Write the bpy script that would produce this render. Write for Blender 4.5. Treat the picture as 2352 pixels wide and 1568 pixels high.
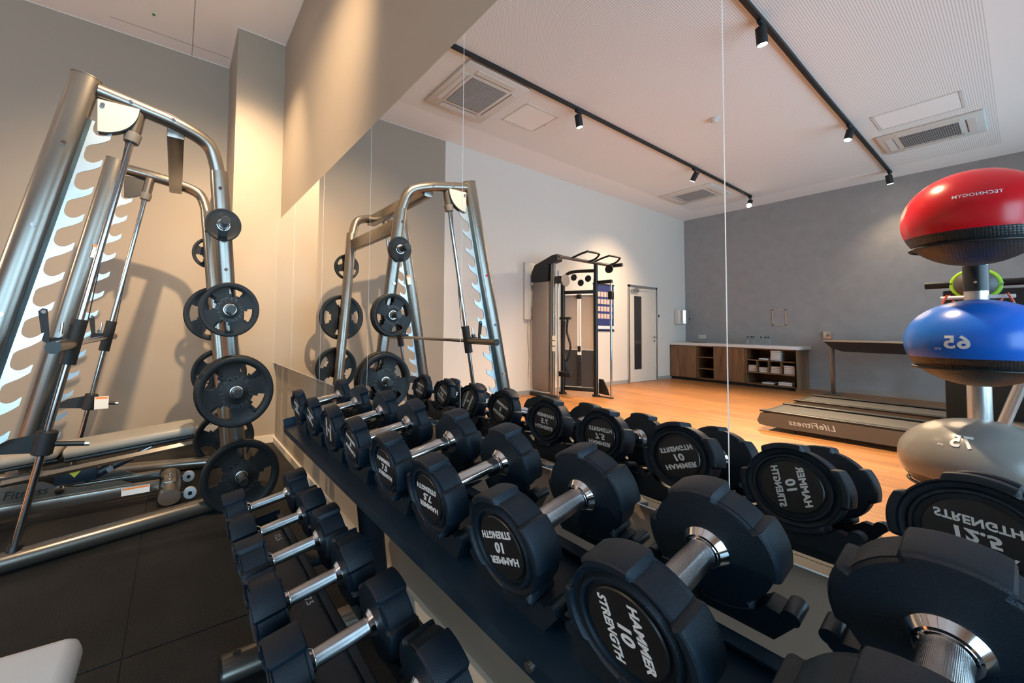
import bpy, bmesh, math, random
from mathutils import Vector, Matrix, Euler
random.seed(7)
for o in list(bpy.data.objects): bpy.data.objects.remove(o, do_unlink=True)
SC = bpy.context.scene; COL = SC.collection; PI = math.pi
# ---------------------------------------------------------------- camera
YAW, PITCH, ROLL = 0.986256, 0.0389174, 0.0136181
fw = Vector((-math.sin(YAW)*math.cos(PITCH), math.cos(YAW)*math.cos(PITCH), math.sin(PITCH)))
rt = Vector((math.cos(YAW), math.sin(YAW), 0)); up = rt.cross(fw)
r2 = rt*math.cos(ROLL)+up*math.sin(ROLL); u2 = -rt*math.sin(ROLL)+up*math.cos(ROLL)
cd = bpy.data.cameras.new('camera'); cam = bpy.data.objects.new('camera', cd); COL.objects.link(cam)
cam.matrix_world = Matrix(((r2.x,u2.x,-fw.x,0),(r2.y,u2.y,-fw.y,0),(r2.z,u2.z,-fw.z,1.131),(0,0,0,1)))
cd.sensor_width = 36; cd.lens = 901.6*36/2352; cd.shift_x = 176/2352; cd.shift_y = -65.8/2352
cd.clip_start = .02; cd.clip_end = 200
SC.camera = cam
# ---------------------------------------------------------------- view
SC.view_settings.view_transform = 'Standard'; SC.view_settings.look = 'None'
SC.view_settings.gamma = 1; SC.view_settings.use_curve_mapping = False
SC.view_settings.exposure = 0.70
# ---------------------------------------------------------------- world (daylight outside the windows)
w = bpy.data.worlds.new('world'); SC.world = w; w.use_nodes = True
bg = w.node_tree.nodes['Background']; bg.inputs[0].default_value = (.48,.77,1.0,1); bg.inputs[1].default_value = 6.0
# ---------------------------------------------------------------- room numbers
XL, XR, YF, YM, YW, CE = -4.83, 2.7, -9.2, .818, .845, 3.98
MZ0, MZ1 = .772, 2.172
COLX, COLY = -4.106, .413
def arealight(name, loc, rot, sx, sy, e, col, portal=False):
    l = bpy.data.lights.new(name,'AREA'); l.shape='RECTANGLE'; l.size=sx; l.size_y=sy; l.energy=e; l.color=col
    if portal: l.cycles.is_portal = True
    o = bpy.data.objects.new(name,l); COL.objects.link(o); o.location=loc; o.rotation_euler=rot; return o
WIN = [(-8.6,-6.6),(-6.2,-4.2),(-3.8,-1.8),(-1.4,.5)]
for a,b in WIN:
    arealight('daylight_portal',(XR+.12,(a+b)/2,1.65),(0,PI/2,0),2.5,b-a,1,(1,1,1),True)
SPOT_E = 440; WARM = (1.0,.72,.44)
# ---------------------------------------------------------------- tagging
def tag(o, label=None, cat=None, group=None, kind=None):
    if label: o['label']=label
    if cat: o['category']=cat
    if group: o['group']=group
    if kind: o['kind']=kind
    return o
def thing(name, label, cat, loc=(0,0,0), rot=(0,0,0), group=None, mode='XYZ'):
    o = bpy.data.objects.new(name,None); COL.objects.link(o); o.location=loc; o.rotation_mode=mode; o.rotation_euler=rot
    o.empty_display_size=.1
    return tag(o,label,cat,group)
def copy_tree(o, parent=None):
    c=o.copy(); COL.objects.link(c); c.parent=parent
    for ch in list(o.children): copy_tree(ch,c)
    return c
# ---------------------------------------------------------------- materials
MATS={}
def mat(name, col, rough=.5, metal=0, bump=0, bscale=60, var=.06, vscale=3, spec=.5, coat=0, emis=None, estr=0):
    if name in MATS: return MATS[name]
    m=bpy.data.materials.new(name); m.use_nodes=True; nt=m.node_tree; b=nt.nodes['Principled BSDF']
    N=nt.nodes.new; L=nt.links.new
    tc=N('ShaderNodeTexCoord')
    n=N('ShaderNodeTexNoise'); n.inputs['Scale'].default_value=vscale; n.inputs['Detail'].default_value=4; L(tc.outputs['Object'],n.inputs['Vector'])
    r=N('ShaderNodeValToRGB'); c=col
    r.color_ramp.elements[0].position=.3; r.color_ramp.elements[1].position=.7
    r.color_ramp.elements[0].color=(c[0]*(1-var),c[1]*(1-var),c[2]*(1-var),1)
    r.color_ramp.elements[1].color=(min(1,c[0]*(1+var)),min(1,c[1]*(1+var)),min(1,c[2]*(1+var)),1)
    L(n.outputs['Fac'],r.inputs['Fac']); L(r.outputs['Color'],b.inputs['Base Color'])
    b.inputs['Roughness'].default_value=rough; b.inputs['Metallic'].default_value=metal
    b.inputs['Specular IOR Level'].default_value=spec; b.inputs['Coat Weight'].default_value=coat
    if bump:
        n2=N('ShaderNodeTexNoise'); n2.inputs['Scale'].default_value=bscale; n2.inputs['Detail'].default_value=3; L(tc.outputs['Object'],n2.inputs['Vector'])
        bp=N('ShaderNodeBump'); bp.inputs['Strength'].default_value=bump; bp.inputs['Distance'].default_value=.002
        L(n2.outputs['Fac'],bp.inputs['Height']); L(bp.outputs['Normal'],b.inputs['Normal'])
    if emis: b.inputs['Emission Color'].default_value=(*emis,1); b.inputs['Emission Strength'].default_value=estr
    MATS[name]=m; return m
def nodes(m): return m.node_tree, m.node_tree.nodes.new, m.node_tree.links.new, m.node_tree.nodes['Principled BSDF']
def mth(N,L,op,a,b=None,c=None):
    n=N('ShaderNodeMath'); n.operation=op
    for i,v in enumerate((a,b,c)):
        if v is None: continue
        if isinstance(v,(int,float)): n.inputs[i].default_value=v
        else: L(v,n.inputs[i])
    return n.outputs[0]
TAUPE=(.315,.26,.202); 
M_taupe=mat('taupe wall paint',TAUPE,.55,bump=.05,bscale=200,var=.02)
M_white=mat('white wall paint',(.67,.62,.56),.7,bump=.05,bscale=200,var=.02)
M_grey=mat('grey plaster',(.31,.31,.315),.8,bump=.3,bscale=40,var=.07,vscale=5)
M_skirt=mat('grey skirting',(.33,.31,.29),.5,var=.03)
M_skirtw=mat('cream skirting',(.62,.55,.45),.5,var=.03)
M_rubber=mat('daylight blued black urethane',(.003,.010,.019),.42,bump=.35,bscale=900,var=.15,vscale=8,spec=.33)  # blue of the window light is mixed into this black base colour
M_cap=mat('satin black cap',(.008,.009,.010),.35,var=.1)
M_plate=mat('black rubber plate',(.004,.0055,.007),.46,bump=.25,bscale=500,var=.2,vscale=9,spec=.3)
M_let=mat('grey lettering',(.55,.57,.58),.5,var=.05)
M_emb=mat('dark raised lettering',(.016,.018,.020),.35,var=.1)
M_rack=mat('daylight blued black powder coat',(.002,.012,.024),.40,bump=.15,bscale=1200,var=.1)  # black coat, base colour blued to imitate daylight falling on the shelves
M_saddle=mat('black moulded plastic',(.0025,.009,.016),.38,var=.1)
M_hornm=mat('dull storage horn steel',(.10,.10,.10),.4,metal=.8)
M_pewter=mat('pewter metal paint',(.235,.215,.19),.27,metal=.88,bump=.03,bscale=900,var=.04)
M_galv=mat('galvanised steel',(.55,.66,.72),.32,metal=.75,bump=.08,bscale=60,var=.08,vscale=14)
M_chrome=mat('chrome',(.72,.72,.73),.08,metal=1,var=.02)
M_rod=mat('polished rod',(.45,.45,.46),.16,metal=1,var=.02)
M_black=mat('black plastic',(.006,.007,.008),.4,var=.1)
M_blackm=mat('matte black',(.007,.008,.009),.6,var=.1)
M_lgrey=mat('light grey plastic',(.40,.39,.37),.4,var=.03)
M_alu=mat('brushed aluminium',(.55,.55,.54),.3,metal=.9,var=.04)
M_upg=mat('grey upholstery',(.70,.72,.73),.42,bump=.12,bscale=500,var=.05)
M_upb=mat('beige grey upholstery',(.27,.25,.215),.42,bump=.12,bscale=500,var=.05)
M_sticker=mat('white sticker',(.7,.7,.68),.4,var=.03); M_orange=mat('orange sticker',(.75,.22,.04),.4,var=.03); M_yel=mat('yellow sticker',(.65,.6,.03),.4,var=.03)
M_brown=mat('brown grey housing',(.085,.068,.055),.4,var=.05)
M_belt=mat('treadmill belt',(.026,.025,.023),.65,bump=.2,bscale=700,var=.08)
M_worktop=mat('white worktop',(.72,.72,.71),.35,var=.02)
M_towel=mat('white towelling',(.72,.71,.70),.9,bump=.8,bscale=500,var=.03)
M_acw=mat('white plastic',(.66,.63,.58),.45,var=.02)
M_acd=mat('dark grille',(.10,.10,.10),.6,var=.05)
M_beige=mat('beige blank plate',(.42,.36,.26),.6,var=.04)
M_shroud=mat('taupe shroud',(.22,.19,.175),.4,metal=.3,var=.04)
M_ltaupe=mat('pale acrylic shroud',(.47,.38,.31),.35,var=.04)
M_charc=mat('charcoal shroud',(.05,.05,.055),.35,var=.04)
M_blue=mat('poster blue',(.03,.04,.16),.4,var=.04)
M_post=mat('poster pictures',(.62,.45,.38),.5,var=.3,vscale=60)
M_red=mat('glossy red vinyl',(.62,.006,.014),.26,var=.05)
M_blu=mat('glossy blue vinyl',(.01,.13,.62),.26,var=.05)
M_gry=mat('glossy grey vinyl',(.21,.205,.195),.26,var=.05)
M_green=mat('lime green rubber',(.30,.62,.02),.5,var=.03)
M_edge=mat('polished glass edge',(.85,.88,.9),.3,var=.02)
M_wood=None
def mk_mirror():
    m=bpy.data.materials.new('mirror silvering'); m.use_nodes=True; nt,N,L,b=nodes(m)
    b.inputs['Base Color'].default_value=(.90,.905,.905,1); b.inputs['Metallic'].default_value=1; b.inputs['Roughness'].default_value=0
    tc=N('ShaderNodeTexCoord'); n=N('ShaderNodeTexNoise'); n.inputs['Scale'].default_value=5; n.inputs['Detail'].default_value=0
    L(tc.outputs['Object'],n.inputs['Vector']); bp=N('ShaderNodeBump'); bp.inputs['Strength'].default_value=.012; bp.inputs['Distance'].default_value=.01
    L(n.outputs['Fac'],bp.inputs['Height']); L(bp.outputs['Normal'],b.inputs['Normal'])
    return m
M_mirror=mk_mirror()
def mk_glass(name,col,rough=0):
    m=bpy.data.materials.new(name); m.use_nodes=True; nt,N,L,b=nodes(m)
    n=N('ShaderNodeTexNoise'); n.inputs['Scale'].default_value=2
    mx=N('ShaderNodeMapRange'); mx.inputs['To Min'].default_value=rough; mx.inputs['To Max'].default_value=rough+.01; L(n.outputs['Fac'],mx.inputs['Value']); L(mx.outputs[0],b.inputs['Roughness'])
    b.inputs['Base Color'].default_value=(*col,1); b.inputs['Transmission Weight'].default_value=1; b.inputs['IOR'].default_value=1.45
    return m
M_glass=mk_glass('clear glass',(.93,.96,.95))
def mk_pane():
    m=bpy.data.materials.new('window pane'); m.use_nodes=True; nt,N,L,b=nodes(m); nt.nodes.remove(b)
    t=N('ShaderNodeBsdfTransparent'); g=N('ShaderNodeBsdfGlossy'); g.inputs['Roughness'].default_value=0; mx=N('ShaderNodeMixShader')
    fr=N('ShaderNodeFresnel'); fr.inputs['IOR'].default_value=1.3; L(fr.outputs[0],mx.inputs[0]); L(t.outputs[0],mx.inputs[1]); L(g.outputs[0],mx.inputs[2])
    L(mx.outputs[0],nt.nodes['Material Output'].inputs['Surface']); return m
M_pane=mk_pane()
def mk_leftwall():
    m=mat('two tone wall paint',(.5,.5,.5),.6,bump=.05,bscale=200); nt,N,L,b=nodes(m)
    tc=N('ShaderNodeTexCoord'); sx=N('ShaderNodeSeparateXYZ'); L(tc.outputs['Object'],sx.inputs[0])
    g=mth(N,L,'GREATER_THAN',sx.outputs['Y'],-1.71); mx=N('ShaderNodeMix'); mx.data_type='RGBA'; L(g,mx.inputs[0])
    mx.inputs[6].default_value=(.67,.615,.55,1); mx.inputs[7].default_value=(*TAUPE,1); L(mx.outputs[2],b.inputs['Base Color']); return m
M_left=mk_leftwall()
def mk_ceiling():
    m=mat('perforated ceiling board',(.66,.645,.62),.8); nt,N,L,b=nodes(m)
    tc=N('ShaderNodeTexCoord'); sx=N('ShaderNodeSeparateXYZ'); L(tc.outputs['Object'],sx.inputs[0])
    X,Y=sx.outputs['X'],sx.outputs['Y']; S=.018
    fx=mth(N,L,'SUBTRACT',mth(N,L,'FRACT',mth(N,L,'DIVIDE',X,S)),.5); fy=mth(N,L,'SUBTRACT',mth(N,L,'FRACT',mth(N,L,'DIVIDE',Y,S)),.5)
    d=mth(N,L,'SQRT',mth(N,L,'ADD',mth(N,L,'MULTIPLY',fx,fx),mth(N,L,'MULTIPLY',fy,fy)))
    hole=mth(N,L,'LESS_THAN',d,.23)
    k=mth(N,L,'MULTIPLY',mth(N,L,'GREATER_THAN',X,-4.3),mth(N,L,'LESS_THAN',X,-.15))
    k=mth(N,L,'MULTIPLY',k,mth(N,L,'MULTIPLY',mth(N,L,'LESS_THAN',Y,-.45),mth(N,L,'GREATER_THAN',Y,-8.5)))
    f=mth(N,L,'MULTIPLY',hole,k)
    mx=N('ShaderNodeMix'); mx.data_type='RGBA'; L(f,mx.inputs[0]); mx.inputs[6].default_value=(.86,.835,.80,1); mx.inputs[7].default_value=(.34,.33,.32,1)
    L(mx.outputs[2],b.inputs['Base Color']); return m
M_ceil=mk_ceiling()
def mk_wood(name,c1,c2,axis='X',plank=None,rough=.35,sc=1.0):
    m=mat(name,c1,rough); nt,N,L,b=nodes(m)
    tc=N('ShaderNodeTexCoord'); mp=N('ShaderNodeMapping'); L(tc.outputs['Object'],mp.inputs[0])
    s={'X':(1.2,14,14),'Y':(14,1.2,14),'Z':(14,14,1.2)}[axis]; mp.inputs['Scale'].default_value=tuple(v*sc for v in s)
    n=N('ShaderNodeTexNoise'); n.inputs['Scale'].default_value=1.6; n.inputs['Detail'].default_value=8; n.inputs['Roughness'].default_value=.65; n.inputs['Distortion'].default_value=.6; L(mp.outputs[0],n.inputs['Vector'])
    r=N('ShaderNodeValToRGB'); r.color_ramp.elements[0].position=.3; r.color_ramp.elements[1].position=.68
    r.color_ramp.elements[0].color=(*c2,1); r.color_ramp.elements[1].color=(*c1,1); L(n.outputs['Fac'],r.inputs['Fac'])
    out=r.outputs['Color']
    if plank:
        br=N('ShaderNodeTexBrick'); mp2=N('ShaderNodeMapping'); L(tc.outputs['Object'],mp2.inputs[0])
        br.inputs['Scale'].default_value=1; br.inputs['Brick Width'].default_value=plank[0]; br.inputs['Row Height'].default_value=plank[1]; br.inputs['Mortar Size'].default_value=.0015
        br.inputs['Color1'].default_value=(.82,.82,.82,1); br.inputs['Color2'].default_value=(1.12,1.08,1.04,1); br.inputs['Mortar'].default_value=(.45,.42,.4,1)
        if axis=='Y': mp2.inputs['Rotation'].default_value=(0,0,PI/2)
        L(mp2.outputs[0],br.inputs['Vector']); mm=N('ShaderNodeMix'); mm.data_type='RGBA'; mm.blend_type='MULTIPLY'; mm.inputs[0].default_value=1
        L(out,mm.inputs[6]); L(br.outputs['Color'],mm.inputs[7]); out=mm.outputs[2]
    L(out,b.inputs['Base Color']); return m
M_floor=mk_wood('wood plank floor',(.43,.195,.066),(.25,.10,.030),'X',(1.3,.14),.38)
M_cab=mk_wood('walnut veneer',(.26,.135,.062),(.10,.048,.022),'Z',None,.45,.55)
M_cabh=mk_wood('walnut shelf veneer',(.24,.13,.06),(.11,.055,.025),'X',None,.45,.55)
def mk_mat():
    m=mat('speckled rubber mat',(.045,.043,.041),.6,spec=.25); nt,N,L,b=nodes(m)
    tc=N('ShaderNodeTexCoord'); v=N('ShaderNodeTexNoise'); v.inputs['Scale'].default_value=260; v.inputs['Detail'].default_value=2; L(tc.outputs['Object'],v.inputs['Vector'])
    r=N('ShaderNodeValToRGB'); r.color_ramp.elements[0].position=.52; r.color_ramp.elements[1].position=.72; r.color_ramp.elements[0].color=(.008,.008,.008,1); r.color_ramp.elements[1].color=(.040,.038,.036,1)
    L(v.outputs['Fac'],r.inputs['Fac'])
    n=N('ShaderNodeTexNoise'); n.inputs['Scale'].default_value=4; n.inputs['Detail'].default_value=6; L(tc.outputs['Object'],n.inputs['Vector'])
    mm=N('ShaderNodeMix'); mm.data_type='RGBA'; mm.blend_type='ADD'; mm.inputs[0].default_value=1
    r3=N('ShaderNodeValToRGB'); r3.color_ramp.elements[0].position=.4; r3.color_ramp.elements[1].position=.8; r3.color_ramp.elements[0].color=(0,0,0,1); r3.color_ramp.elements[1].color=(.010,.009,.008,1); L(n.outputs['Fac'],r3.inputs['Fac'])
    L(r.outputs['Color'],mm.inputs[6]); L(r3.outputs['Color'],mm.inputs[7]); L(mm.outputs[2],b.inputs['Base Color'])
    bp=N('ShaderNodeBump'); bp.inputs['Strength'].default_value=.3; bp.inputs['Distance'].default_value=.001; L(v.outputs['Fac'],bp.inputs['Height']); L(bp.outputs[0],b.inputs['Normal'])
    return m
M_mat=mk_mat()
def mk_knurl():
    m=mat('knurled chrome',(.62,.62,.63),.17,metal=1,var=.02); nt,N,L,b=nodes(m)
    tc=N('ShaderNodeTexCoord'); sx=N('ShaderNodeSeparateXYZ'); L(tc.outputs['Object'],sx.inputs[0])
    an=mth(N,L,'ARCTAN2',sx.outputs['Z'],sx.outputs['X']); y=mth(N,L,'MULTIPLY',sx.outputs['Y'],2600.)
    a=mth(N,L,'SINE',mth(N,L,'ADD',mth(N,L,'MULTIPLY',an,44.),y)); c=mth(N,L,'SINE',mth(N,L,'SUBTRACT',mth(N,L,'MULTIPLY',an,44.),y))
    h=mth(N,L,'MULTIPLY',a,c); bp=N('ShaderNodeBump'); bp.inputs['Strength'].default_value=.35; bp.inputs['Distance'].default_value=.0005
    L(h,bp.inputs['Height']); L(bp.outputs[0],b.inputs['Normal']); return m
M_knurl=mk_knurl()
def mk_honey():
    m=mat('textured black vinyl',(.016,.018,.02),.38,var=.1); nt,N,L,b=nodes(m)
    tc=N('ShaderNodeTexCoord'); v=N('ShaderNodeTexVoronoi'); v.inputs['Scale'].default_value=75; v.inputs['Randomness'].default_value=.1; L(tc.outputs['Object'],v.inputs['Vector'])
    bp=N('ShaderNodeBump'); bp.inputs['Strength'].default_value=.7; bp.inputs['Distance'].default_value=.004; bp.invert=True; L(v.outputs['Distance'],bp.inputs['Height']); L(bp.outputs[0],b.inputs['Normal']); return m
M_honey=mk_honey()
M_lamp=mat('lamp lens',(1,1,1),.3,emis=(1,.86,.62),estr=60)
# ---------------------------------------------------------------- mesh builder
TXT={}
def text_mesh(s,bold,shear):
    k=(s,bold,shear)
    if k not in TXT:
        c=bpy.data.curves.new('t','FONT'); c.body=s; c.align_x='CENTER'; c.align_y='CENTER'; c.offset=bold; c.shear=shear; c.extrude=.012; c.size=1; c.resolution_u=3; c.space_character=1.05
        o=bpy.data.objects.new('t',c); COL.objects.link(o); dg=bpy.context.evaluated_depsgraph_get()
        me=bpy.data.meshes.new_from_object(o.evaluated_get(dg)); me.use_fake_user=False
        bpy.data.objects.remove(o); bpy.data.curves.remove(c); TXT[k]=me
    return TXT[k]
class MB:
    def __init__(s): s.bm=bmesh.new(); s.mi=0
    def m(s,i): s.mi=i; return s
    def _f(s,vs):
        try: f=s.bm.faces.new(vs); f.material_index=s.mi; return f
        except ValueError: return None
    def box(s,c,d,bev=0,rot=None,seg=2):
        hx,hy,hz=d[0]/2,d[1]/2,d[2]/2; R=rot or Matrix.Identity(3); c=Vector(c)
        vs=[s.bm.verts.new(c+R@Vector((x*hx,y*hy,z*hz))) for x in(-1,1) for y in(-1,1) for z in(-1,1)]
        fs=[s._f([vs[i] for i in q]) for q in((0,1,3,2),(4,6,7,5),(0,4,5,1),(2,3,7,6),(0,2,6,4),(1,5,7,3))]
        if bev:
            es={e for f in fs for e in f.edges}
            r=bmesh.ops.bevel(s.bm,geom=list(es),offset=bev,segments=seg,profile=.5,affect='EDGES')
            for f in r['faces']: f.material_index=s.mi
        return s
    def ab(s,a,b,bev=0): # box from corner to corner
        return s.box([(a[i]+b[i])/2 for i in range(3)],[abs(b[i]-a[i]) for i in range(3)],bev)
    def tube(s,path,r,n=16,up=(0,0,1),caps=True,flat=1.0,closed=False,fr=None):
        # r: radius or list; flat: squash across the second axis
        P=[Vector(p) for p in path]; rs=r if isinstance(r,(list,tuple)) else [r]*len(P); rings=[]
        upv=Vector(up)
        for i,p in enumerate(P):
            if closed: t=(P[(i+1)%len(P)]-P[i-1])
            else: t=(P[min(i+1,len(P)-1)]-P[max(i-1,0)])
            t.normalize(); a=upv-t*upv.dot(t)
            if a.length<1e-4: a=Vector((1,0,0))-t*t.x
            a.normalize(); b=t.cross(a)
            rings.append([s.bm.verts.new(p+a*math.cos(2*PI*k/n)*rs[i]+b*math.sin(2*PI*k/n)*rs[i]*flat) for k in range(n)])
        m=len(rings)
        for i in range(m if closed else m-1):
            A,B=rings[i],rings[(i+1)%m]
            for k in range(n): s._f([A[k],A[(k+1)%n],B[(k+1)%n],B[k]])
        if caps and not closed: s._f(rings[0][::-1]); s._f(rings[-1])
        return s
    def cyl(s,a,b,r,r1=None,n=24): return s.tube([a,b],[r,r if r1 is None else r1],n)
    def lathe(s,prof,o=(0,0,0),axis='Z',n=32):
        o=Vector(o); rings=[]
        for r,h in prof:
            ring=[]
            for k in range(n):
                t=2*PI*k/n; x,y=r*math.cos(t),r*math.sin(t)
                v={'Z':(x,y,h),'Y':(x,h,-y),'X':(h,x,y)}[axis]; ring.append(s.bm.verts.new(o+Vector(v)))
            rings.append(ring)
        for A,B in zip(rings,rings[1:]):
            for k in range(n): s._f([A[k],A[(k+1)%n],B[(k+1)%n],B[k]])
        if prof[0][0]>1e-5: s._f(rings[0][::-1])
        if prof[-1][0]>1e-5: s._f(rings[-1])
        return s
    def prism(s,pts,a,b,plane='XZ'):
        def V(p,h): return {'XZ':(p[0],h,p[1]),'YZ':(h,p[0],p[1]),'XY':(p[0],p[1],h)}[plane]
        A=[s.bm.verts.new(V(p,a)) for p in pts]; B=[s.bm.verts.new(V(p,b)) for p in pts]; n=len(pts)
        s._f(A); s._f(B[::-1])
        for i in range(n): s._f([A[i],B[i],B[(i+1)%n],A[(i+1)%n]])
        return s
    def text(s,t,M,size,bold=.02,shear=0,sx=1):
        me=text_mesh(t,bold,shear); vs=[s.bm.verts.new(M@Vector((v.co.x*size*sx,v.co.y*size,v.co.z*size))) for v in me.vertices]
        for p in me.polygons: s._f([vs[i] for i in p.vertices])
        return s
    def build(s,name,mats,parent=None,smooth=35,label=None):
        bmesh.ops.remove_doubles(s.bm,verts=s.bm.verts,dist=1e-6)
        bmesh.ops.recalc_face_normals(s.bm,faces=s.bm.faces)
        me=bpy.data.meshes.new(name); s.bm.to_mesh(me); s.bm.free()
        for m in (mats if isinstance(mats,(list,tuple)) else [mats]): me.materials.append(m)
        if smooth:
            for p in me.polygons: p.use_smooth=True
            me.set_sharp_from_angle(angle=math.radians(smooth))
        o=bpy.data.objects.new(name,me); COL.objects.link(o); o.parent=parent
        if label: o['label']=label
        return o
def struct(name,mb,m,smooth=0,label=None): return tag(mb.build(name,m,None,smooth,label),kind='structure')
def RX(a): return Matrix.Rotation(a,3,'X')
def RY(a): return Matrix.Rotation(a,3,'Y')
def RZ(a): return Matrix.Rotation(a,3,'Z')
def arc(c,r,a0,a1,n,plane='YZ',x=0):
    o=[]
    for i in range(n+1):
        a=a0+(a1-a0)*i/n; u,v=c[0]+r*math.cos(a),c[1]+r*math.sin(a)
        o.append({'YZ':(x,u,v),'XZ':(u,x,v),'XY':(u,v,x)}[plane])
    return o
def bezier(pts,n=10):
    # smooth polyline through points (Catmull-Rom)
    P=[Vector(p) for p in pts]; P=[2*P[0]-P[1]]+P+[2*P[-1]-P[-2]]; o=[]
    for i in range(1,len(P)-2):
        for k in range(n):
            t=k/n; a,b,c,d=P[i-1:i+3]
            o.append(.5*((2*b)+(c-a)*t+(2*a-5*b+4*c-d)*t*t+(3*b-a-3*c+d)*t**3))
    o.append(P[-2]); return o
# ================================================================ SETTING
# floor: wood everywhere, rubber mats in the free weight corner
struct('floor',MB().ab((XL-.2,YF-.2,-.12),(XR+.3,-1.70,-.0005)),M_floor,label='wood plank floor')
struct('floor',MB().ab((XL-.2,-1.70,-.12),(XR+.3,YW+.2,-.004)),M_blackm,label='dark underlay floor')
mats=[]
xs=[XL,-4.68,-3.7,-2.72,-1.72,-.72,.28,1.28,XR]; ys=[-1.70,-1.05,-.112,.845]
k=0
for i in range(len(xs)-1):
    for j in range(len(ys)-1):
        a,b,c,d=xs[i],xs[i+1],ys[j],ys[j+1]
        off=-.14 if (i==4 and j==1) else 0
        o=MB().ab((a+.0025,c+.0025,-.004),(b-.0025,d-.0025,0),.0015).build('rubber_floor_mat',M_mat,None,0)
        tag(o,kind='structure'); k+=1
struct('ceiling',MB().ab((XL-.2,YF-.2,CE),(XR+.3,YW+.2,CE+.1)),M_ceil)
struct('wall_left',MB().ab((XL-.2,YF-.2,0),(XL,YW+.2,CE)),M_left)
struct('wall_far',MB().ab((XL,YF-.2,0),(XR+.3,YF,CE)),M_grey)
struct('wall_column',MB().ab((XL,COLY,0),(COLX,YW+.2,CE)),M_taupe)
struct('wall_mirror',MB().ab((COLX,YW,0),(XR+.3,YW+.2,CE)),M_taupe)
# right wall with window openings
rw=MB(); prev=YF
for a,b in WIN:
    rw.ab((XR,prev,0),(XR+.25,a,CE)); rw.ab((XR,a,0),(XR+.25,b,.4)); rw.ab((XR,a,2.9),(XR+.25,b,CE)); prev=b
rw.ab((XR,prev,0),(XR+.25,YW,CE)); struct('wall_right',rw,M_white)
for i,(a,b) in enumerate(WIN):
    f=MB()
    for q in ((a,.4,a+.05,2.9),(b-.05,.4,b,2.9),(a,.4,b,.45),(a,2.85,b,2.9),((a+b)/2-.03,.4,(a+b)/2+.03,2.9)): f.ab((XR+.15,q[0],q[1]),(XR+.21,q[2],q[3]))
    fo=struct('window_%d'%(i+1),f,M_blackm); MB().ab((XR+.175,a+.05,.45),(XR+.18,b-.05,2.85)).build('pane',M_pane,fo,0)
struct('trim_ceiling_edge',MB().ab((XL,-1.71,CE-.006),(XL+.008,COLY,CE)).ab((XL,COLY-.008,CE-.006),(COLX,COLY,CE)).ab((COLX,COLY,CE-.006),(COLX+.008,YW,CE)),M_white)
struct('baseboard_left',MB().ab((XL,YF,0),(XL+.014,-7.80,.075)).ab((XL,-6.58,0),(XL+.014,-1.71,.075)),M_skirt)
struct('baseboard_corner',MB().ab((XL,-1.71,0),(XL+.014,COLY,.07)).ab((XL,COLY-.014,0),(COLX,COLY,.07)).ab((COLX,COLY-.014,0),(COLX+.014,YW,.07)),M_skirtw)
struct('baseboard_mirror',MB().ab((COLX,YW-.016,0),(XR,YW,.055)),M_skirtw)
struct('baseboard_far',MB().ab((XL,YF,0),(XR,YF+.014,.08)),M_skirt)
# ceiling hatch lines seen directly above the corner
struct('trim_ceiling_joint',MB().ab((-4.64,-.60,CE-.002),(-4.635,COLY-.02,CE)).ab((-4.82,.05,CE-.002),(-3.2,.055,CE)),M_skirt)
# mirror panels
seams=[COLX+.002,-3.416,-2.636,-1.856,-1.076,-.296,.484]
mlab=['narrow tall mirror panel in the corner beside the cream column','mirror panel second from the column showing the smallest wall reflection','mirror panel behind the smallest dumbbells of the top shelf','mirror panel showing the reflected smith machine arch and upright','wide mirror panel showing the reflected door and cable trainer','nearest mirror panel showing the reflected exercise balls']
for i in range(6):
    a,b=seams[i],seams[i+1]
    t=thing('mirror_panel',mlab[i],'mirror',((a+b)/2,YW,MZ0),group='wall mirror panels')
    h=MZ1-MZ0; w_=(b-a)/2
    MB().ab((-w_+.0008,YM-YW,0),(w_-.0008,-.001,h)).build('mirror_glass',M_mirror,t,0)
    e=MB()
    for x in (-w_,w_-.0008): e.ab((x,YM-YW-.0003,0),(x+.0008,-.002,h))
    e.ab((-w_+.0012,YM-YW-.001,-.0018),(w_-.0012,-.002,-.0001))
    e.build('polished_edge',M_edge,t,0)
# ================================================================ DOOR
def door():
    y0,y1=-7.74,-6.65; x=XL
    f=MB()
    f.ab((x,y0-.05,0),(x+.03,y0,2.14)).ab((x,y1,0),(x+.03,y1+.05,2.14)).ab((x,y0-.05,2.09),(x+.03,y1+.05,2.14))
    d=struct('door_1',f,M_alu)
    l=MB().ab((x+.002,y0,.01),(x+.02,-7.14,2.09)).ab((x+.002,-6.83,.01),(x+.02,y1,2.09)).ab((x+.002,-7.14,.01),(x+.02,-6.83,.28)).ab((x+.002,-7.14,1.9),(x+.02,-6.83,2.09)).build('door_leaf',mat('cream door laminate',(.62,.56,.48),.5,var=.02),d,0)
    MB().ab((x+.004,-7.14,.28),(x+.01,-6.83,1.9)).build('glass_strip',mat('dark glazing',(.03,.03,.035),.08,var=.1),l,0)
    MB().tube([(x+.02,-7.66,.99),(x+.07,-7.66,.99),(x+.075,-7.52,.99)],.011).cyl((x+.018,-7.66,.99),(x+.028,-7.66,.99),.026).cyl((x+.018,-7.66,.90),(x+.026,-7.66,.90),.022).build('door_handle',M_chrome,l)
    MB().ab((x+.02,-6.95,1.98),(x+.07,-6.68,2.05),.005).tube([(x+.06,-6.78,2.06),(x+.10,-7.3,2.10),(x+.04,-7.62,2.12)],.010).build('door_closer',M_alu,l)
door()
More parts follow.
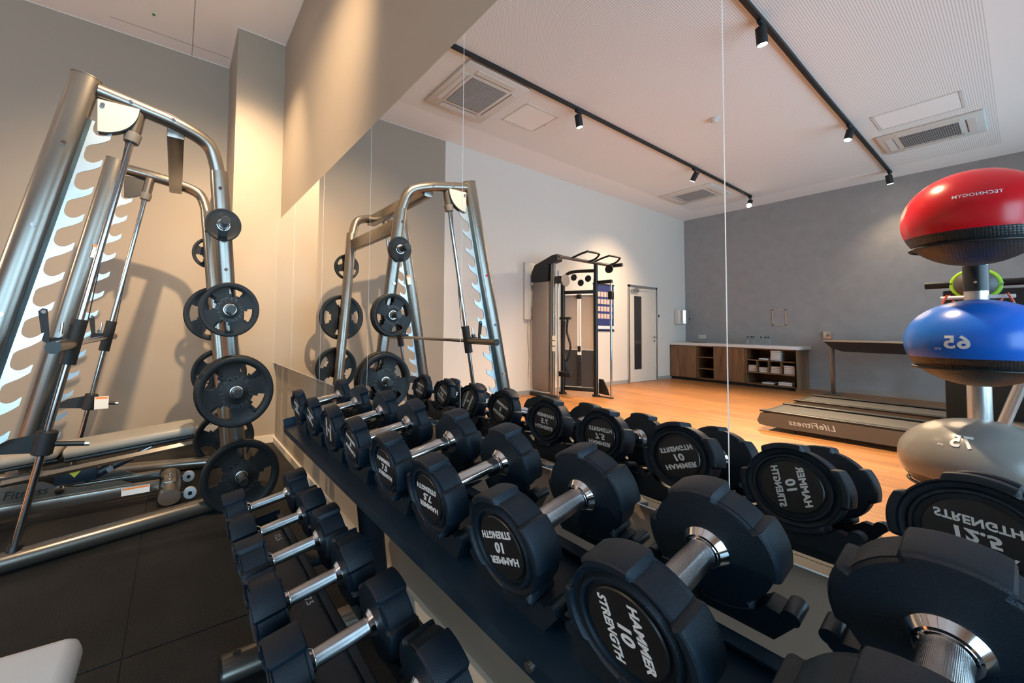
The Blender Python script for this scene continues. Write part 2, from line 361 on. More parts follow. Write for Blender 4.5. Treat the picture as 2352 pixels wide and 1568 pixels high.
# ================================================================ CEILING UNITS, LAMPS
def track(name_label,x,y0,y1,lamps):
    t=thing('lighting_track',name_label,'light track',(x,(y0+y1)/2,CE),group='black ceiling tracks'); L=(y1-y0)/2
    MB().ab((-.02,-L,-.035),(.02,L,0),.003).build('rail',M_blackm,t,0)
    MB().ab((-.024,-L-.01,-.038),(.024,-L+.03,0),.003).build('end_cap',M_black,t,0)
def spot(x,y,aim,label,energy=1.0,angle=62,blend=.8,grp='track spotlights'):
    p=Vector((x,y,CE-.035)); hd=p+Vector((0,0,-.13)); d=(Vector(aim)-hd).normalized()
    t=thing('track_spotlight',label,'spotlight',p,group=grp)
    MB().ab((-.016,-.06,-.03),(.016,.06,0),.003).cyl((0,0,-.03),(0,0,-.10),.009).build('bracket',M_blackm,t)
    z=Vector((0,0,-.13)); MB().tube([z-d*.075,z-d*.07,z+d*.075,z+d*.08],[.036,.042,.042,.039],24).build('lamp_housing',M_blackm,t)
    MB().cyl(z+d*.081,z+d*.084,.035).build('lamp_lens',M_lamp,t)
    l=bpy.data.lights.new('spot_beam','SPOT'); l.energy=SPOT_E*energy; l.color=WARM; l.spot_size=math.radians(angle); l.spot_blend=blend; l.shadow_soft_size=.035
    lo=bpy.data.objects.new('spot_beam',l); COL.objects.link(lo); lo.parent=t; lo.location=z+d*.10; lo.rotation_mode='QUATERNION'; lo.rotation_quaternion=d.to_track_quat('-Z','Y')
    return t
track('black ceiling track on the door side of the room',-3.12,-8.25,.2,0)
track('black ceiling track over the treadmill side of the room',-1.27,-8.72,.6,0)
spot(-3.12,-2.6,(-3.0,-3.4,0),'lit spotlight on the door side track nearest the large ceiling air unit',1.5,88,1.0)
spot(-3.12,-5.77,(-4.83,-5.9,.9),'spotlight on the door side track above the cable trainer',.55,85,1.0)
spot(-3.12,-8.2,(-2.6,-4.5,.3),'dazzling spotlight at the far end of the door side track',1.6,95,1.0)
spot(-1.27,-2.70,(-1.2,-3.2,0),'large lit spotlight on the treadmill side track nearest the top of the mirror',1.3,88,1.0)
spot(-1.27,-5.86,(-1.9,-4.6,0),'middle spotlight on the treadmill side track beside the slatted air unit',1.3,95,1.0)
spot(-1.27,-8.62,(-1.0,-9.2,1.0),'spotlight at the far end of the treadmill side track by the grey wall',.10,95,1.0)
spot(-1.27,.30,(-4.4,.15,1.1),'spotlight aimed at the smith machine corner',1.25,76,1.0)
spot(-3.12,.15,(-4.08,.62,2.1),'spotlight close to the mirror wall above the smith machine',.34,76,1.0)
def ac(cx,cy,label,dark=False):
    t=thing('ceiling_air_unit',label,'air conditioner',(cx,cy,CE),group='ceiling cassette air units')
    MB().box((0,0,-.015),(.92,.92,.03),.012).build('frame',M_acw,t)
    g=MB(); n=16
    g.m(1).ab((-.26,-.26,-.034),(.26,.26,-.030)).m(0)
    for i in range(1,5): g.ab((-.26,-.26+.104*i-.002,-.037),(.26,-.26+.104*i+.002,-.033))
    for i in range(1,27): g.ab((-.26+.02*i-(.002 if dark else .005),-.26,-.036),(-.26+.02*i+(.002 if dark else .005),.26,-.0335))
    g.build('grille',[mat('grille bars',(.42,.41,.39),.5),M_acd],t,0)
    for k in range(4):
        a=k*PI/2; R=RZ(a)
        f=MB().box(R@Vector((0,.36,-.032)),(.56,.075,.008),.003,R).build('louvre_flap',M_acw,t,0)
        MB().box(R@Vector((0,.318,-.0315)),(.56,.006,.004),0,R).build('slot_shadow',M_acd,t,0)
ac(-3.64,-1.32,'white ceiling air unit with grey grille nearest the mirror wall')
ac(-.70,-7.2,'white ceiling air unit with dark slatted grille near the far grey wall',True)
ac(-3.74,-7.25,'small looking white ceiling air unit above the door side of the far wall')
def hatch(cx,cy,sx,sy,label):
    t=thing('ceiling_hatch',label,'hatch',(cx,cy,CE),group='ceiling access hatches')
    f=MB()
    for a in (-1,1): f.ab((a*sx/2-.012,-sy/2,-.006),(a*sx/2+.012,sy/2,0)).ab((-sx/2,a*sy/2-.012,-.006),(sx/2,a*sy/2+.012,0))
    f.build('hatch_frame',M_acw,t,0); MB().ab((-sx/2+.016,-sy/2+.016,-.003),(sx/2-.016,sy/2-.016,0)).build('hatch_lid',M_ceil,t,0)
hatch(-3.65,-2.27,.46,.58,'white framed ceiling hatch beside the nearest air unit')
hatch(-.72,-6.2,.7,.6,'white framed ceiling hatch beside the dark slatted air unit')
t=thing('smoke_detector','white round smoke detector on the perforated ceiling','smoke detector',(-2.25,-4.28,CE))
MB().lathe([(.001,-.005),(.055,-.005),(.055,-.02),(.04,-.03),(.04,-.05),(.03,-.06),(.001,-.06)]).build('housing',M_acw,t); MB().lathe([(.062,0),(.062,-.012),(.05,-.016)]).build('base',M_acw,t)
tag(MB().cyl((-4.374,-.259,CE),(-4.374,-.259,CE-.006),.012).build('green_indicator',mat('green plastic',(.02,.25,.04),.4)),'small green dot on the plain ceiling above the smith machine','indicator')
tag(MB().cyl((-3.665,-2.57,CE),(-3.665,-2.57,CE-.006),.012).build('green_indicator',MATS['green plastic']),'small green dot beside the ceiling hatch in the mirror','indicator')
# ================================================================ DUMBBELLS
def head_mb(R,th,y0,s):
    # s=+1: outer face looks to -Y and the head runs to +Y; s=-1 mirrored
    N=144; mb=MB()
    def notch(k):
        a=(360*k/N)%90; d=abs(a-45); return max(0,min(1,(21-d)/2.6))
    prof=[(.60,.010,0),(.66,.010,0),(.68,.003,0),(.72,.003,0),(.76,.009,0),(.84,.007,0),(.87,0,.0),(.955,0,1),(.985,.0015,1),(1,.006,1),(1,th-.006,1),(.98,th-.002,1),(.945,th,1),(.865,th+.0006,0),(.45,th+.002,0),(.27,th+.003,0),(.255,th-.004,0)]
    rings=[]
    for r,y,kn in prof:
        ring=[]
        for k in range(N):
            n=notch(k)*kn; rr=r*R-.0085*n; yy=y
            if kn and y<th/2: yy=y+.006*n if y<.004 else y+.002*n
            if kn and y>th/2: yy=y-.006*n if y>th-.004 else y-.002*n
            if r==.87: yy=y+.004*notch(k)
            a=2*PI*k/N; ring.append(mb.bm.verts.new((rr*math.cos(a),y0+s*yy,rr*math.sin(a))))
        rings.append(ring)
    for A,B in zip(rings,rings[1:]):
        for k in range(N): mb._f([A[k],A[(k+1)%N],B[(k+1)%N],B[k]])
    mb._f(rings[0]); mb._f(rings[-1])
    return mb
DB={}
HL=.15
def make_dumbbell(kg,R,th,txt,lettered=True):
    t=thing('dumbbell','','dumbbell')
    L=HL+2*th
    for s,y0 in ((1,0),(-1,L)):
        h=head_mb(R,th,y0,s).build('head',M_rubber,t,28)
        c=MB().lathe([(.001,y0+s*.0045),(R*.56,y0+s*.0045),(R*.58,y0+s*.006),(R*.58,y0+s*.011)],axis='Y',n=48)
        if lettered:
            for line,dz,sz,sxx in (('HAMMER',.235,.20,1.12),(txt,0,.28,1.15),('STRENGTH',-.235,.20,.95)):
                bold=.038
                # text faces -Y for the front end and +Y for the rear end
                Rm=Matrix(((1,0,0),(0,0,-1),(0,1,0))) if s==1 else Matrix(((-1,0,0),(0,0,1),(0,1,0)))
                Mx=Matrix.Translation((0,y0+s*.0042,dz*R))@Rm.to_4x4()
                c.m(1).text(line,Mx,sz*R*.92,bold,.18,sxx)
        c.build('end_cap',[M_cap,M_let],h,30)
        MB().lathe([(.018,y0+s*(th+.002)),(.0285,y0+s*(th+.002)),(.0285,y0+s*(th+.004)),(.022,y0+s*(th+.013)),(.0195,y0+s*(th+.014)),(.0195,y0+s*(th+.016)),(.0165,y0+s*(th+.017))],axis='Y',n=40).build('collar',M_chrome,t,30)
    prof=[]; n=16
    for i in range(n+1):
        u=i/n; prof.append((.0165+.0012*math.sin(PI*u),th+u*HL))
    MB().lathe(prof,axis='Y',n=40).build('handle',M_knurl if kg>=10 else M_chrome,t,30)
    DB[kg]=t; return t
# (kg, R, thickness)
SPEC={2.5:(.071,.036,'2.5'),5:(.073,.044,'5'),7.5:(.076,.050,'7.5'),10:(.079,.055,'10'),12.5:(.084,.060,'12.5')}
TILT=math.radians(10)
tops=[(2.5,-1.646,10,'thinnest 2.5 kg black round dumbbell at the corner end of the top shelf'),(2.5,-1.455,25,'2.5 kg black round dumbbell second from the corner on the top shelf'),
 (5,-1.250,110,'5 kg black dumbbell with sideways lettering, third from the corner on the top shelf'),(5,-1.060,20,'5 kg black dumbbell with near upright lettering on the top shelf'),
 (7.5,-.846,2,'7.5 kg black dumbbell with upright lettering on the top shelf'),(7.5,-.655,178,'7.5 kg black dumbbell with upside down lettering on the top shelf'),
 (10,-.450,158,'10 kg black dumbbell with upside down lettering in the middle of the top shelf'),(10,-.252,76,'10 kg black dumbbell with sideways lettering and clearly readable near face'),
 (12.5,-.050,184,'huge looking 12.5 kg dumbbell at the bottom right of the top shelf')]
used=set()
for kg,x,phi,lab in tops:
    R,th,txt=SPEC[kg]
    if kg not in DB: make_dumbbell(kg,R,th,txt); t=DB[kg]
    else: t=copy_tree(DB[kg])
    t.rotation_mode='ZYX'; t.rotation_euler=(TILT,math.radians(phi),0)
    t.location=(x,.417,.800); tag(t,lab,'dumbbell','dumbbells on the top shelf')
make_dumbbell(99,.086,.074,'',False); 
lows=[(-1.640,12,'black dumbbell at the corner end of the lower shelf, against the lowest weight plate'),(-1.430,35,'black dumbbell second from the corner on the lower shelf, above the first white number'),
 (-1.240,-5,'black dumbbell third from the corner on the lower shelf'),(-1.045,40,'black dumbbell on the lower shelf above the white 7.5 mark'),(-.832,8,'large black dumbbell on the lower shelf beside the bronze rack foot'),
 (-.625,24,'black dumbbell on the lower shelf cut off by the bottom of the picture')]
for i,(x,phi,lab) in enumerate(lows):
    t=DB[99] if i==0 else copy_tree(DB[99])
    k=.93 if i<2 else 1.0
    t.rotation_mode='ZYX'; t.rotation_euler=(TILT,math.radians(phi),0); t.location=(x,.174,.429); t.scale=(k,1,k)
    tag(t,lab,'dumbbell','dumbbells on the lower shelf')
# ================================================================ DUMBBELL RACK
def rack():
    X0,X1=-1.78,.62
    t=thing('dumbbell_rack','two shelf black steel dumbbell rack standing against the mirror wall','rack',((X0+X1)/2,.5,0)); ox=(X0+X1)/2
    T=RX(TILT)
    def P(x,v,h,base): # v along the shelf slope, h above it
        q=T@Vector((0,v,h)); return Vector((x-ox,base[0]+q.y-.5,base[1]+q.z))
    def shelf(base,depth,name,x0,x1,labels,rib=.075):
        def slab(mb,x0,x1,v0,v1,h0,h1):
            c=P((x0+x1)/2,(v0+v1)/2,(h0+h1)/2,base); mb.box(c,(x1-x0,v1-v0,h1-h0),0,T)
        s=MB(); slab(s,x0,x1,0,depth,-.004,0); slab(s,x0,x1,-.004,.0,-.028,0); slab(s,x0,x1,depth,depth+.004,-.03,.018); slab(s,x0,x1,depth-.018,depth+.004,.014,.018)
        slab(s,x0,x1,rib,rib+.004,0,.012)
        slab(s,x0-.004,x0,0,depth,-.03,.03)
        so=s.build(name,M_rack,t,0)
        for tx,xx,vv in labels:
            m=MB(); M4=Matrix.Translation(P(xx,vv,.0008,base))@T.to_4x4()
            m.text(tx,M4,.026,.02).build('shelf_number',M_let,so,0)
        return so
    B1=(.405,.700); B2=(.222,.330)
    s1=shelf(B1,.20,'top_shelf',X0,X1,[]); s2=shelf(B2,.165,'lower_shelf',X0+.08,X1,[('7.5',-1.148,.122),('12.5',-1.55,.122)],.030)
    # cradles
    def saddle(x,R,v,base,axz,th,par):
        # U shaped cradle following the head, radius R about the axis at height axz above the slope
        mb=MB(); n=14; pts=[]
        for i in range(n+1):
            a=math.radians(-90-47+94*i/n); pts.append((R*math.cos(a),axz+R*math.sin(a)))
        a=math.radians(-43); tip=((R+.004)*math.cos(a),axz+(R+.004)*math.sin(a))
        outer=[(tip[0]+.028,tip[1]-.002),(tip[0]+.022,tip[1]-.012),(.064,.0),(-.064,.0),(-tip[0]-.022,tip[1]-.012),(-tip[0]-.028,tip[1]-.002)]
        poly=pts+outer
        A=[];B=[]
        for q in poly: A.append(mb.bm.verts.new(P(x+q[0],v,q[1],base))); B.append(mb.bm.verts.new(P(x+q[0],v+th,q[1],base)))
        m=len(poly); mb._f(A); mb._f(B[::-1])
        for i in range(m): mb._f([A[i],B[i],B[(i+1)%m],A[(i+1)%m]])
        for sg in (-1,1): mb.cyl(P(x+sg*(tip[0]+.021),v-.001,tip[1]+.001,base),P(x+sg*(tip[0]+.021),v+th+.001,tip[1]+.001,base),.0095)
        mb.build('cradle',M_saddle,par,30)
    for kg,x,phi,lab in tops:
        R,th,_=SPEC[kg]
        # axis height above slope at the front face
        d=Vector((0,.417-B1[0],.800-B1[1])); q=T.inverted()@d
        saddle(x,R+.001,q.y+.012,B1,q.z,.034,s1); saddle(x,R+.001,q.y+th+HL+.010,B1,q.z,.034,s1)
    for x,phi,lab in lows:
        d=Vector((0,.174-B2[0],.429-B2[1])); q=T.inverted()@d
        saddle(x,.087,q.y+.030,B2,q.z,.034,s2); saddle(x,.087,q.y+.074+HL+.012,B2,q.z,.034,s2)
    for x in (-1.43,.30):
        mb=MB(); 
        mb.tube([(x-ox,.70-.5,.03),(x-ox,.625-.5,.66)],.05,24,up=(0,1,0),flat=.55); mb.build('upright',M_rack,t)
        MB().tube([(x-ox,.155-.5,.045),(x-ox,.79-.5,.045)],.036,28,up=(0,0,1),flat=1.35).build('foot',M_pewter,t,label='bronze coloured oval tube foot')
        MB().tube([(x-ox,.150-.5,.045),(x-ox,.156-.5,.045)],.039,28,up=(0,0,1),flat=1.35).build('foot_cap',M_black,t)
        MB().cyl((x-ox,.20-.5,.0805),(x-ox,.20-.5,.0825),.012).build('bolt_hole',M_blackm,t)
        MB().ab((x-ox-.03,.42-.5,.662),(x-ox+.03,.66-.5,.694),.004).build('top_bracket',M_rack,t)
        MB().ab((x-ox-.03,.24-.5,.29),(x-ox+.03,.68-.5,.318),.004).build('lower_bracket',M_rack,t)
    for x in (-1.51,-1.105):
        for v in (.055,.145):
            MB().cyl(P(x,v,0,B2),P(x,v,.004,B2),.006,n=6).build('bolt',M_black,t,0)
    MB().cyl((-.37-ox,.404-.5,.693),(-.37-ox,.396-.5,.692),.006).build('bolt',M_pewter,t)
rack()
# ================================================================ WEIGHT PLATES
def plate_mb(R,th,text=None,openings=True,rot=0):
    # disc about X axis, outer face towards +X
    mb=MB(); N=96
    rr=[.027/R,.13/.45*.225/R if False else .20,.24,.46,.58,.80,.84,.90,.97,1.0]
    hh=[.5,.5,.40,.40,.40,.40,.5,.62,.58,.40]
    if not openings: rr=[.027/R,.34,.37,.55,.60,.80,.86,.93,.985,1.0]
    def opened(i,k):
        if not openings: return False
        a=(360*(k+.5)/N+rot)%90; d=abs(a-45)
        if i==4: return d<22
        if i==3: return d<14
        return False
    F=[];Bk=[]
    for r,h in zip(rr,hh):
        F.append([mb.bm.verts.new((h*th,r*R*math.cos(2*PI*k/N),r*R*math.sin(2*PI*k/N))) for k in range(N)])
        Bk.append([mb.bm.verts.new((-h*th,r*R*math.cos(2*PI*k/N),r*R*math.sin(2*PI*k/N))) for k in range(N)])
    n=len(rr)
    for i in range(n-1):
        for k in range(N):
            k2=(k+1)%N
            if opened(i,k): continue
            mb._f([F[i][k],F[i+1][k],F[i+1][k2],F[i][k2]]); mb._f([Bk[i][k],Bk[i][k2],Bk[i+1][k2],Bk[i+1][k]])
    for i in range(n-1):
        for k in range(N):
            if not opened(i,k): continue
            k2=(k+1)%N
            if not opened(i,k-1): mb._f([F[i][k],F[i+1][k],Bk[i+1][k],Bk[i][k]])
            if not opened(i,(k+1)%N): mb._f([F[i][k2],F[i+1][k2],Bk[i+1][k2],Bk[i][k2]])
            if not opened(i-1,k): mb._f([F[i][k],F[i][k2],Bk[i][k2],Bk[i][k]])
            if not opened(i+1,k): mb._f([F[i+1][k],F[i+1][k2],Bk[i+1][k2],Bk[i+1][k]])
    for k in range(N):
        k2=(k+1)%N; mb._f([F[-1][k],F[-1][k2],Bk[-1][k2],Bk[-1][k]]); mb._f([F[0][k],F[0][k2],Bk[0][k2],Bk[0][k]])
    return mb
def plate(name_label,R,th,loc,spin,text=None,openings=True,yaw=0,grp='weight plates on the smith machine',flip=False):
    t=thing('weight_plate',name_label,'weight plate',loc,(spin,0,yaw+(PI if flip else 0)),grp,'XYZ')
    mb=plate_mb(R,th,openings=openings)
    Rm=Matrix(((0,0,1),(1,0,0),(0,1,0)))
    if text and openings:
        x=th*.40
        def put(s,rad,size,base=0,gap=1.0):
            n=len(s)
            for i,ch in enumerate(s):
                a=base+(i-(n-1)/2)*size*.80*gap/rad
                # position on circle, letter up pointing outwards; +Y is right when seen from +X
                ang=PI/2-a; M4=Matrix.Translation((x,rad*math.cos(ang),rad*math.sin(ang)))@Matrix.Rotation(-a,4,'X')@Rm.to_4x4()
                mb.m(1).text(ch,M4,size,.025)
        put('HAMMER',R*.40,R*.17,0,1.15); put('STRENGTH'[::-1] and 'STRENGTH',R*.40,R*.15,PI,1.05)
        put(text,R*.36,R*.14,PI/2); put(text,R*.36,R*.14,-PI/2)
    elif text:
        x=th*.40; M4=Matrix.Translation((x,0,R*.66))@Rm.to_4x4(); mb.m(1).text(text,M4,R*.18,.02)
    mb.m(0).build('plate_body',[M_plate,M_emb],t,28)
    MB().lathe([(.026,-th*.52),(.036,-th*.52),(.036,th*.54),(.034,th*.57),(.0315,th*.57),(.0305,th*.54),(.0262,th*.50)],axis='X',n=40).build('steel_hub',M_chrome,t,30)
    return t
# ================================================================ SMITH MACHINE
SX=-3.205
def smith():
    t=thing('smith_machine','bronze grey metal smith machine with slanted rods and blue grey hook strips','smith machine',(SX,-.2,0))
    O=Vector((SX,-.2,0))
    def loc(p): return tuple(Vector(p)-O)
    def path(ps): return [loc(p) for p in ps]
    def lerp(a,b,u): return tuple(a[i]+(b[i]-a[i])*u for i in range(3))
    for s in (1,-1):
        ftop=(SX+s*.60,-.415,2.375); fbot=(SX+s*.69,-.885,.05)
        rtop=(SX+s*.50,.20,2.0); rbot=(SX+s*.40,.385,.06)
        # front upright: broad oval column
        d=(Vector(ftop)-Vector(fbot)).normalized()
        MB().tube(path([fbot,ftop]),.062,32,up=(0,1,.2),flat=.62).build('front_upright',M_pewter,t)
        c=Vector(ftop); MB().tube(path([tuple(c),tuple(c+d*.006)]),.064,32,up=(0,1,.2),flat=.63).build('upright_cap',M_pewter,t)
        for u in (.12,.30,.48,.66,.84):
            q=lerp(fbot,ftop,u); q=(q[0]+s*.036,q[1]+.012,q[2]); MB().cyl(loc(q),loc((q[0]+s*.008,q[1],q[2])),.010,n=16).build('bolt',M_chrome,t)
        # arch: top tube bending into the rear post
        a=(ftop[0],-.37,2.322); b=(SX+s*.565,-.02,2.262)
        arch=bezier([a,(SX+s*.58,-.2,2.297),b,(SX+s*.535,.125,2.205),(SX+s*.515,.178,2.09),(SX+s*.50,.196,1.96)],8)
        MB().tube(path([tuple(p) for p in arch]),.040,24,up=(1,0,0)).build('arch_tube',M_pewter,t)
        p0=(SX+s*.501,.194,1.99); MB().tube(path([p0,rbot]),.046,24,up=(1,0,0)).build('rear_post',M_pewter,t)
        MB().tube(path([(SX+s*.512,.192,2.06),lerp(p0,rbot,.36)]),.050,24,up=(0,1,0),flat=.9).build('rear_sleeve',M_pewter,t)
        for pp in ((SX+s*.585,-.233,2.30),(SX+s*.568,-.045,2.268)): MB().cyl(loc((pp[0]+s*.034,pp[1],pp[2])),loc((pp[0]+s*.043,pp[1],pp[2])),.010,n=16).build('bolt',M_chrome,t)
        for u in (.02,.17,.27): 
            q=lerp(p0,rbot,u); MB().cyl(loc((q[0]+s*.045,q[1],q[2])),loc((q[0]+s*.056,q[1],q[2])),.010,n=16).build('bolt',M_chrome,t)
        # base rail
        br=MB().tube(path([(SX+s*.715,-1.02,.045),(SX+s*.375,.44,.045)]),.044,28,up=(0,0,1)).build('base_rail',M_pewter,t)
        MB().tube(path([(SX+s*.378,.425,.045),(SX+s*.372,.448,.045)]),.047,28).build('rail_end_cap',M_black,br)
        # guide rod
        g0=(SX+s*.605,-.585,.085); g1=(SX+s*.575,-.212,2.20)
        MB().cyl(loc(g0),loc(g1),.0155).build('guide_rod',M_rod,t)
        gd=(Vector(g1)-Vector(g0)).normalized(); G=lambda z:Vector(lerp(g0,g1,(z-g0[2])/(g1[2]-g0[2])))
        MB().tube(path([tuple(G(2.15)),tuple(G(2.27))]),.032).build('rod_socket',M_pewter,t); MB().tube(path([tuple(G(2.10)),tuple(G(2.13)),tuple(G(2.15))]),[.034,.038,.038]).build('rod_bumper',mat('rubber bumper',(.12,.11,.10),.5),t)
        MB().tube(path([tuple(G(.085)),tuple(G(.11))]),[.030,.024]).build('rod_foot',M_black,t)
        # hook strip
        f0=Vector(fbot); f1=Vector(ftop); F=lambda z:f0+(f1-f0)*((z-f0.z)/(f1.z-f0.z))
        mb=MB(); step=.147
        xr=lambda z:(F(z).x-O.x-s*.004)
        def pris(q):
            A=[mb.bm.verts.new((xr(z)-.003,F(z).y+off-O.y,z)) for off,z in q]; B=[mb.bm.verts.new((xr(z)+.003,F(z).y+off-O.y,z)) for off,z in q]
            m=len(q); mb._f(A); mb._f(B[::-1])
            for i in range(m): mb._f([A[i],B[i],B[(i+1)%m],A[(i+1)%m]])
        pris([(.052,.10),(.085,.10),(.085,2.16),(.052,2.16)])
        cols=[(.0845,.034,-.088),(.087,.014,-.080),(.093,.002,-.072),(.105,-.008,-.064),(.118,-.012,-.057),(.132,-.010,-.049),(.146,-.001,-.038),(.156,.010,-.030),(.163,.014,-.022)]
        for i in range(14):
            zb=2.10-i*step
            for p,q in zip(cols,cols[1:]):
                pris([(p[0],zb+p[2]),(q[0],zb+q[2]),(q[0],zb+q[1]),(p[0],zb+p[1])])
        mb.build('hook_strip',M_galv,t,0)
        mb=MB(); mb.tube(path([(F(.1).x-s*.004,F(.1).y+.062,.10),(F(2.16).x-s*.004,F(2.16).y+.062,2.16)]),.012,4,up=(0,1,0),flat=2.6); mb.build('hook_strip_flange',mat('dark galvanised steel',(.10,.16,.19),.4,metal=.6),t,0)
        # pulley quarter cover
        c=(F(2.27).y+.075,2.272); q=[(c[0]-.005,c[1])]+[(c[0]+.165*math.cos(a),c[1]-.165*math.sin(a)) for a in [PI/2*i/14 for i in range(15)]]
        mb=MB().prism([(p[0]-O.y,p[1]) for p in q],SX+s*.60-O.x+s*.012,SX+s*.60-O.x+s*.024,'YZ'); mb.build('pulley_cover',M_lgrey,t,30)
        mb=MB().prism([(p[0]-O.y+.002,p[1]-.004) for p in q],SX+s*.60-O.x-s*.012,SX+s*.60-O.x+s*.011,'YZ'); mb.build('pulley_wheel',M_black,t,30)
        MB().cyl(loc((SX+s*.624,-.345,2.245)),loc((SX+s*.632,-.345,2.245)),.010,n=16).build('bolt',M_chrome,t)
        # cable
        MB().cyl(loc((SX+s*.59,-.235,2.2)),loc((SX+s*.57,-.372,1.13)),.0028,n=8).build('cable',M_black,t)
        # bar carriage
        MB().tube(path([tuple(G(.93)),tuple(G(1.15))]),.033).build('bar_carriage',M_blackm,t)
        cz=1.035; g=G(cz)
        MB().box(loc((g.x,g.y-.035,cz)),(.055,.12,.05),.010).build('carriage_clamp',M_blackm,t)
        MB().prism([(p[0]-O.y,p[1]) for p in ((g.y-.10,cz+.01),(g.y-.075,cz-.005),(g.y-.088,cz+.16),(g.y-.105,cz+.165),(g.y-.12,cz+.15))],g.x-O.x+s*.048,g.x-O.x+s*.056,'YZ').build('bar_hook',M_blackm,t,0)
        MB().cyl(loc((g.x+s*.045,g.y-.10,cz+.148)),loc((g.x+s*.062,g.y-.10,cz+.148)),.009).build('bolt',M_chrome,t)
        MB().cyl(loc((g.x+s*.02,g.y-.045,cz+.03)),loc((g.x+s*.02,g.y-.04,cz+.10)),.006).cyl(loc((g.x+s*.008,g.y-.05,cz+.038)),loc((g.x+s*.036,g.y-.05,cz+.038)),.013).build('cable_clevis',M_chrome,t)
        # weight sleeve of the bar
        bs=MB().cyl(loc((SX+s*.62,-.422,1.028)),loc((SX+s*.95,-.422,1.028)),.025).build('bar_sleeve',M_pewter,t)
        MB().cyl(loc((SX+s*.95,-.422,1.028)),loc((SX+s*.955,-.422,1.028)),.0265).build('sleeve_cap',M_black,bs)
        # safety stop
        sz=.56; g=G(sz); 
        MB().tube(path([tuple(G(sz-.055)),tuple(G(sz-.05)),tuple(G(sz+.05)),tuple(G(sz+.055))]),[.034,.040,.040,.034]).build('safety_stop',M_blackm,t)
        MB().prism([(p[0]-O.y,p[1]) for p in ((g.y-.02,sz+.045),(g.y-.12,sz+.03),(g.y-.165,sz+.005),(g.y-.165,sz-.03),(g.y-.12,sz-.035),(g.y-.02,sz-.045))],g.x-O.x-.006,g.x-O.x+.006,'YZ').build('safety_arm',M_blackm,t,0)
        sh=MB().cyl(loc((g.x,g.y+.03,sz-.01)),loc((g.x,g.y+.145,sz-.025)),.0115).build('safety_handle',M_black,t); MB().cyl(loc((g.x,g.y+.145,sz-.025)),loc((g.x,g.y+.163,sz-.0275)),.0115).build('handle_tip',M_alu,sh)
        # storage horns
        for z,u in ((1.73,.14),(1.225,.40),(.73,.66),(.20,.93)):
            q=lerp(p0,rbot,u)
            q=(q[0],q[1],z)
            hn=MB().cyl(loc((q[0]+s*.03,q[1]+.0,z)),loc((q[0]+s*.20,q[1],z)),.024).build('storage_horn',M_hornm,t)
            MB().lathe([(.010,0),(.021,0),(.024,-s*.004)] if s>0 else [(.010,0),(.021,0),(.024,.004)],loc((q[0]+s*.202,q[1],z)),'X').build('horn_cap',M_black,hn)
    # label on the far hook strip and warning label on the far stop
    wl=MB().box(loc((SX-.575,-.505,1.66)),(.003,.045,.10),0,RX(-.2)).build('warning_label',M_sticker,t,0); MB().box(loc((SX-.573,-.50,1.70)),(.003,.045,.018),0,RX(-.2)).build('label_band',M_orange,wl,0)
    wl=MB().ab(loc((SX-.545,-.47,.51)),loc((SX-.541,-.39,.60))).build('warning_label',M_sticker,t,0); MB().ab(loc((SX-.541,-.465,.582)),loc((SX-.5405,-.395,.596))).build('label_band',M_orange,wl,0)
    # bar and cross beams
    MB().cyl(loc((SX-.62,-.422,1.028)),loc((SX+.62,-.422,1.028)),.015).build('barbell_bar',M_rod,t)
    MB().ab(loc((SX-.565,-.075,2.185)),loc((SX+.565,.01,2.275)),.008).build('cross_beam',M_pewter,t)
    MB().ab(loc((SX-.49,.172,1.88)),loc((SX+.49,.222,1.99)),.008).build('cross_beam',M_pewter,t)
    MB().ab(loc((SX-.59,-.93,.02)),loc((SX+.59,-.85,.085)),.01).build('front_cross_beam',M_pewter,t)
smith()
def horn_xy(z,s):
    p0=(.501,.194,1.99); rb=(.40,.385,.06); u={1.73:.14,1.225:.40,.73:.66,.20:.93}[z]
    return SX+s*(p0[0]+(rb[0]-p0[0])*u), p0[1]+(rb[1]-p0[1])*u
def pl(z,s,R,th,off,lab,spin,text,op=True):
    x,y=horn_xy(z,s); plate(lab,R,th,(x+s*off,y,z),spin,text,op,flip=(s<0))
pl(1.73,1,.097,.018,.075,'small solid black weight plate on the highest near horn',.3,'1.25',False)
pl(1.225,1,.163,.026,.092,'medium black plate, outermost of the pair on the second near horn',.45,'10')
pl(1.225,1,.163,.026,.056,'medium black plate half hidden behind another on the second near horn',.58,'10')
pl(.73,1,.212,.036,.110,'large black plate with raised 15 marks, outermost on the third near horn',.25,'15')
pl(.73,1,.220,.036,.062,'large black plate directly behind the one with raised 15 marks',.40,'15')
pl(.20,1,.222,.036,.080,'large black plate on the lowest near horn, touching the dumbbell row',.6,'20')
pl(1.73,-1,.128,.022,.070,'small spoked black plate on the highest far horn',.2,'2.5')
pl(1.225,-1,.222,.034,.075,'large black plate on the second far horn, left of the bronze posts',.8,'20')
pl(.73,-1,.205,.034,.080,'large black plate on the third far horn, mostly behind the nearer plates',.35,'15')
pl(.20,-1,.222,.036,.080,'large black plate on the lowest far horn, behind the bench end',.1,'20')
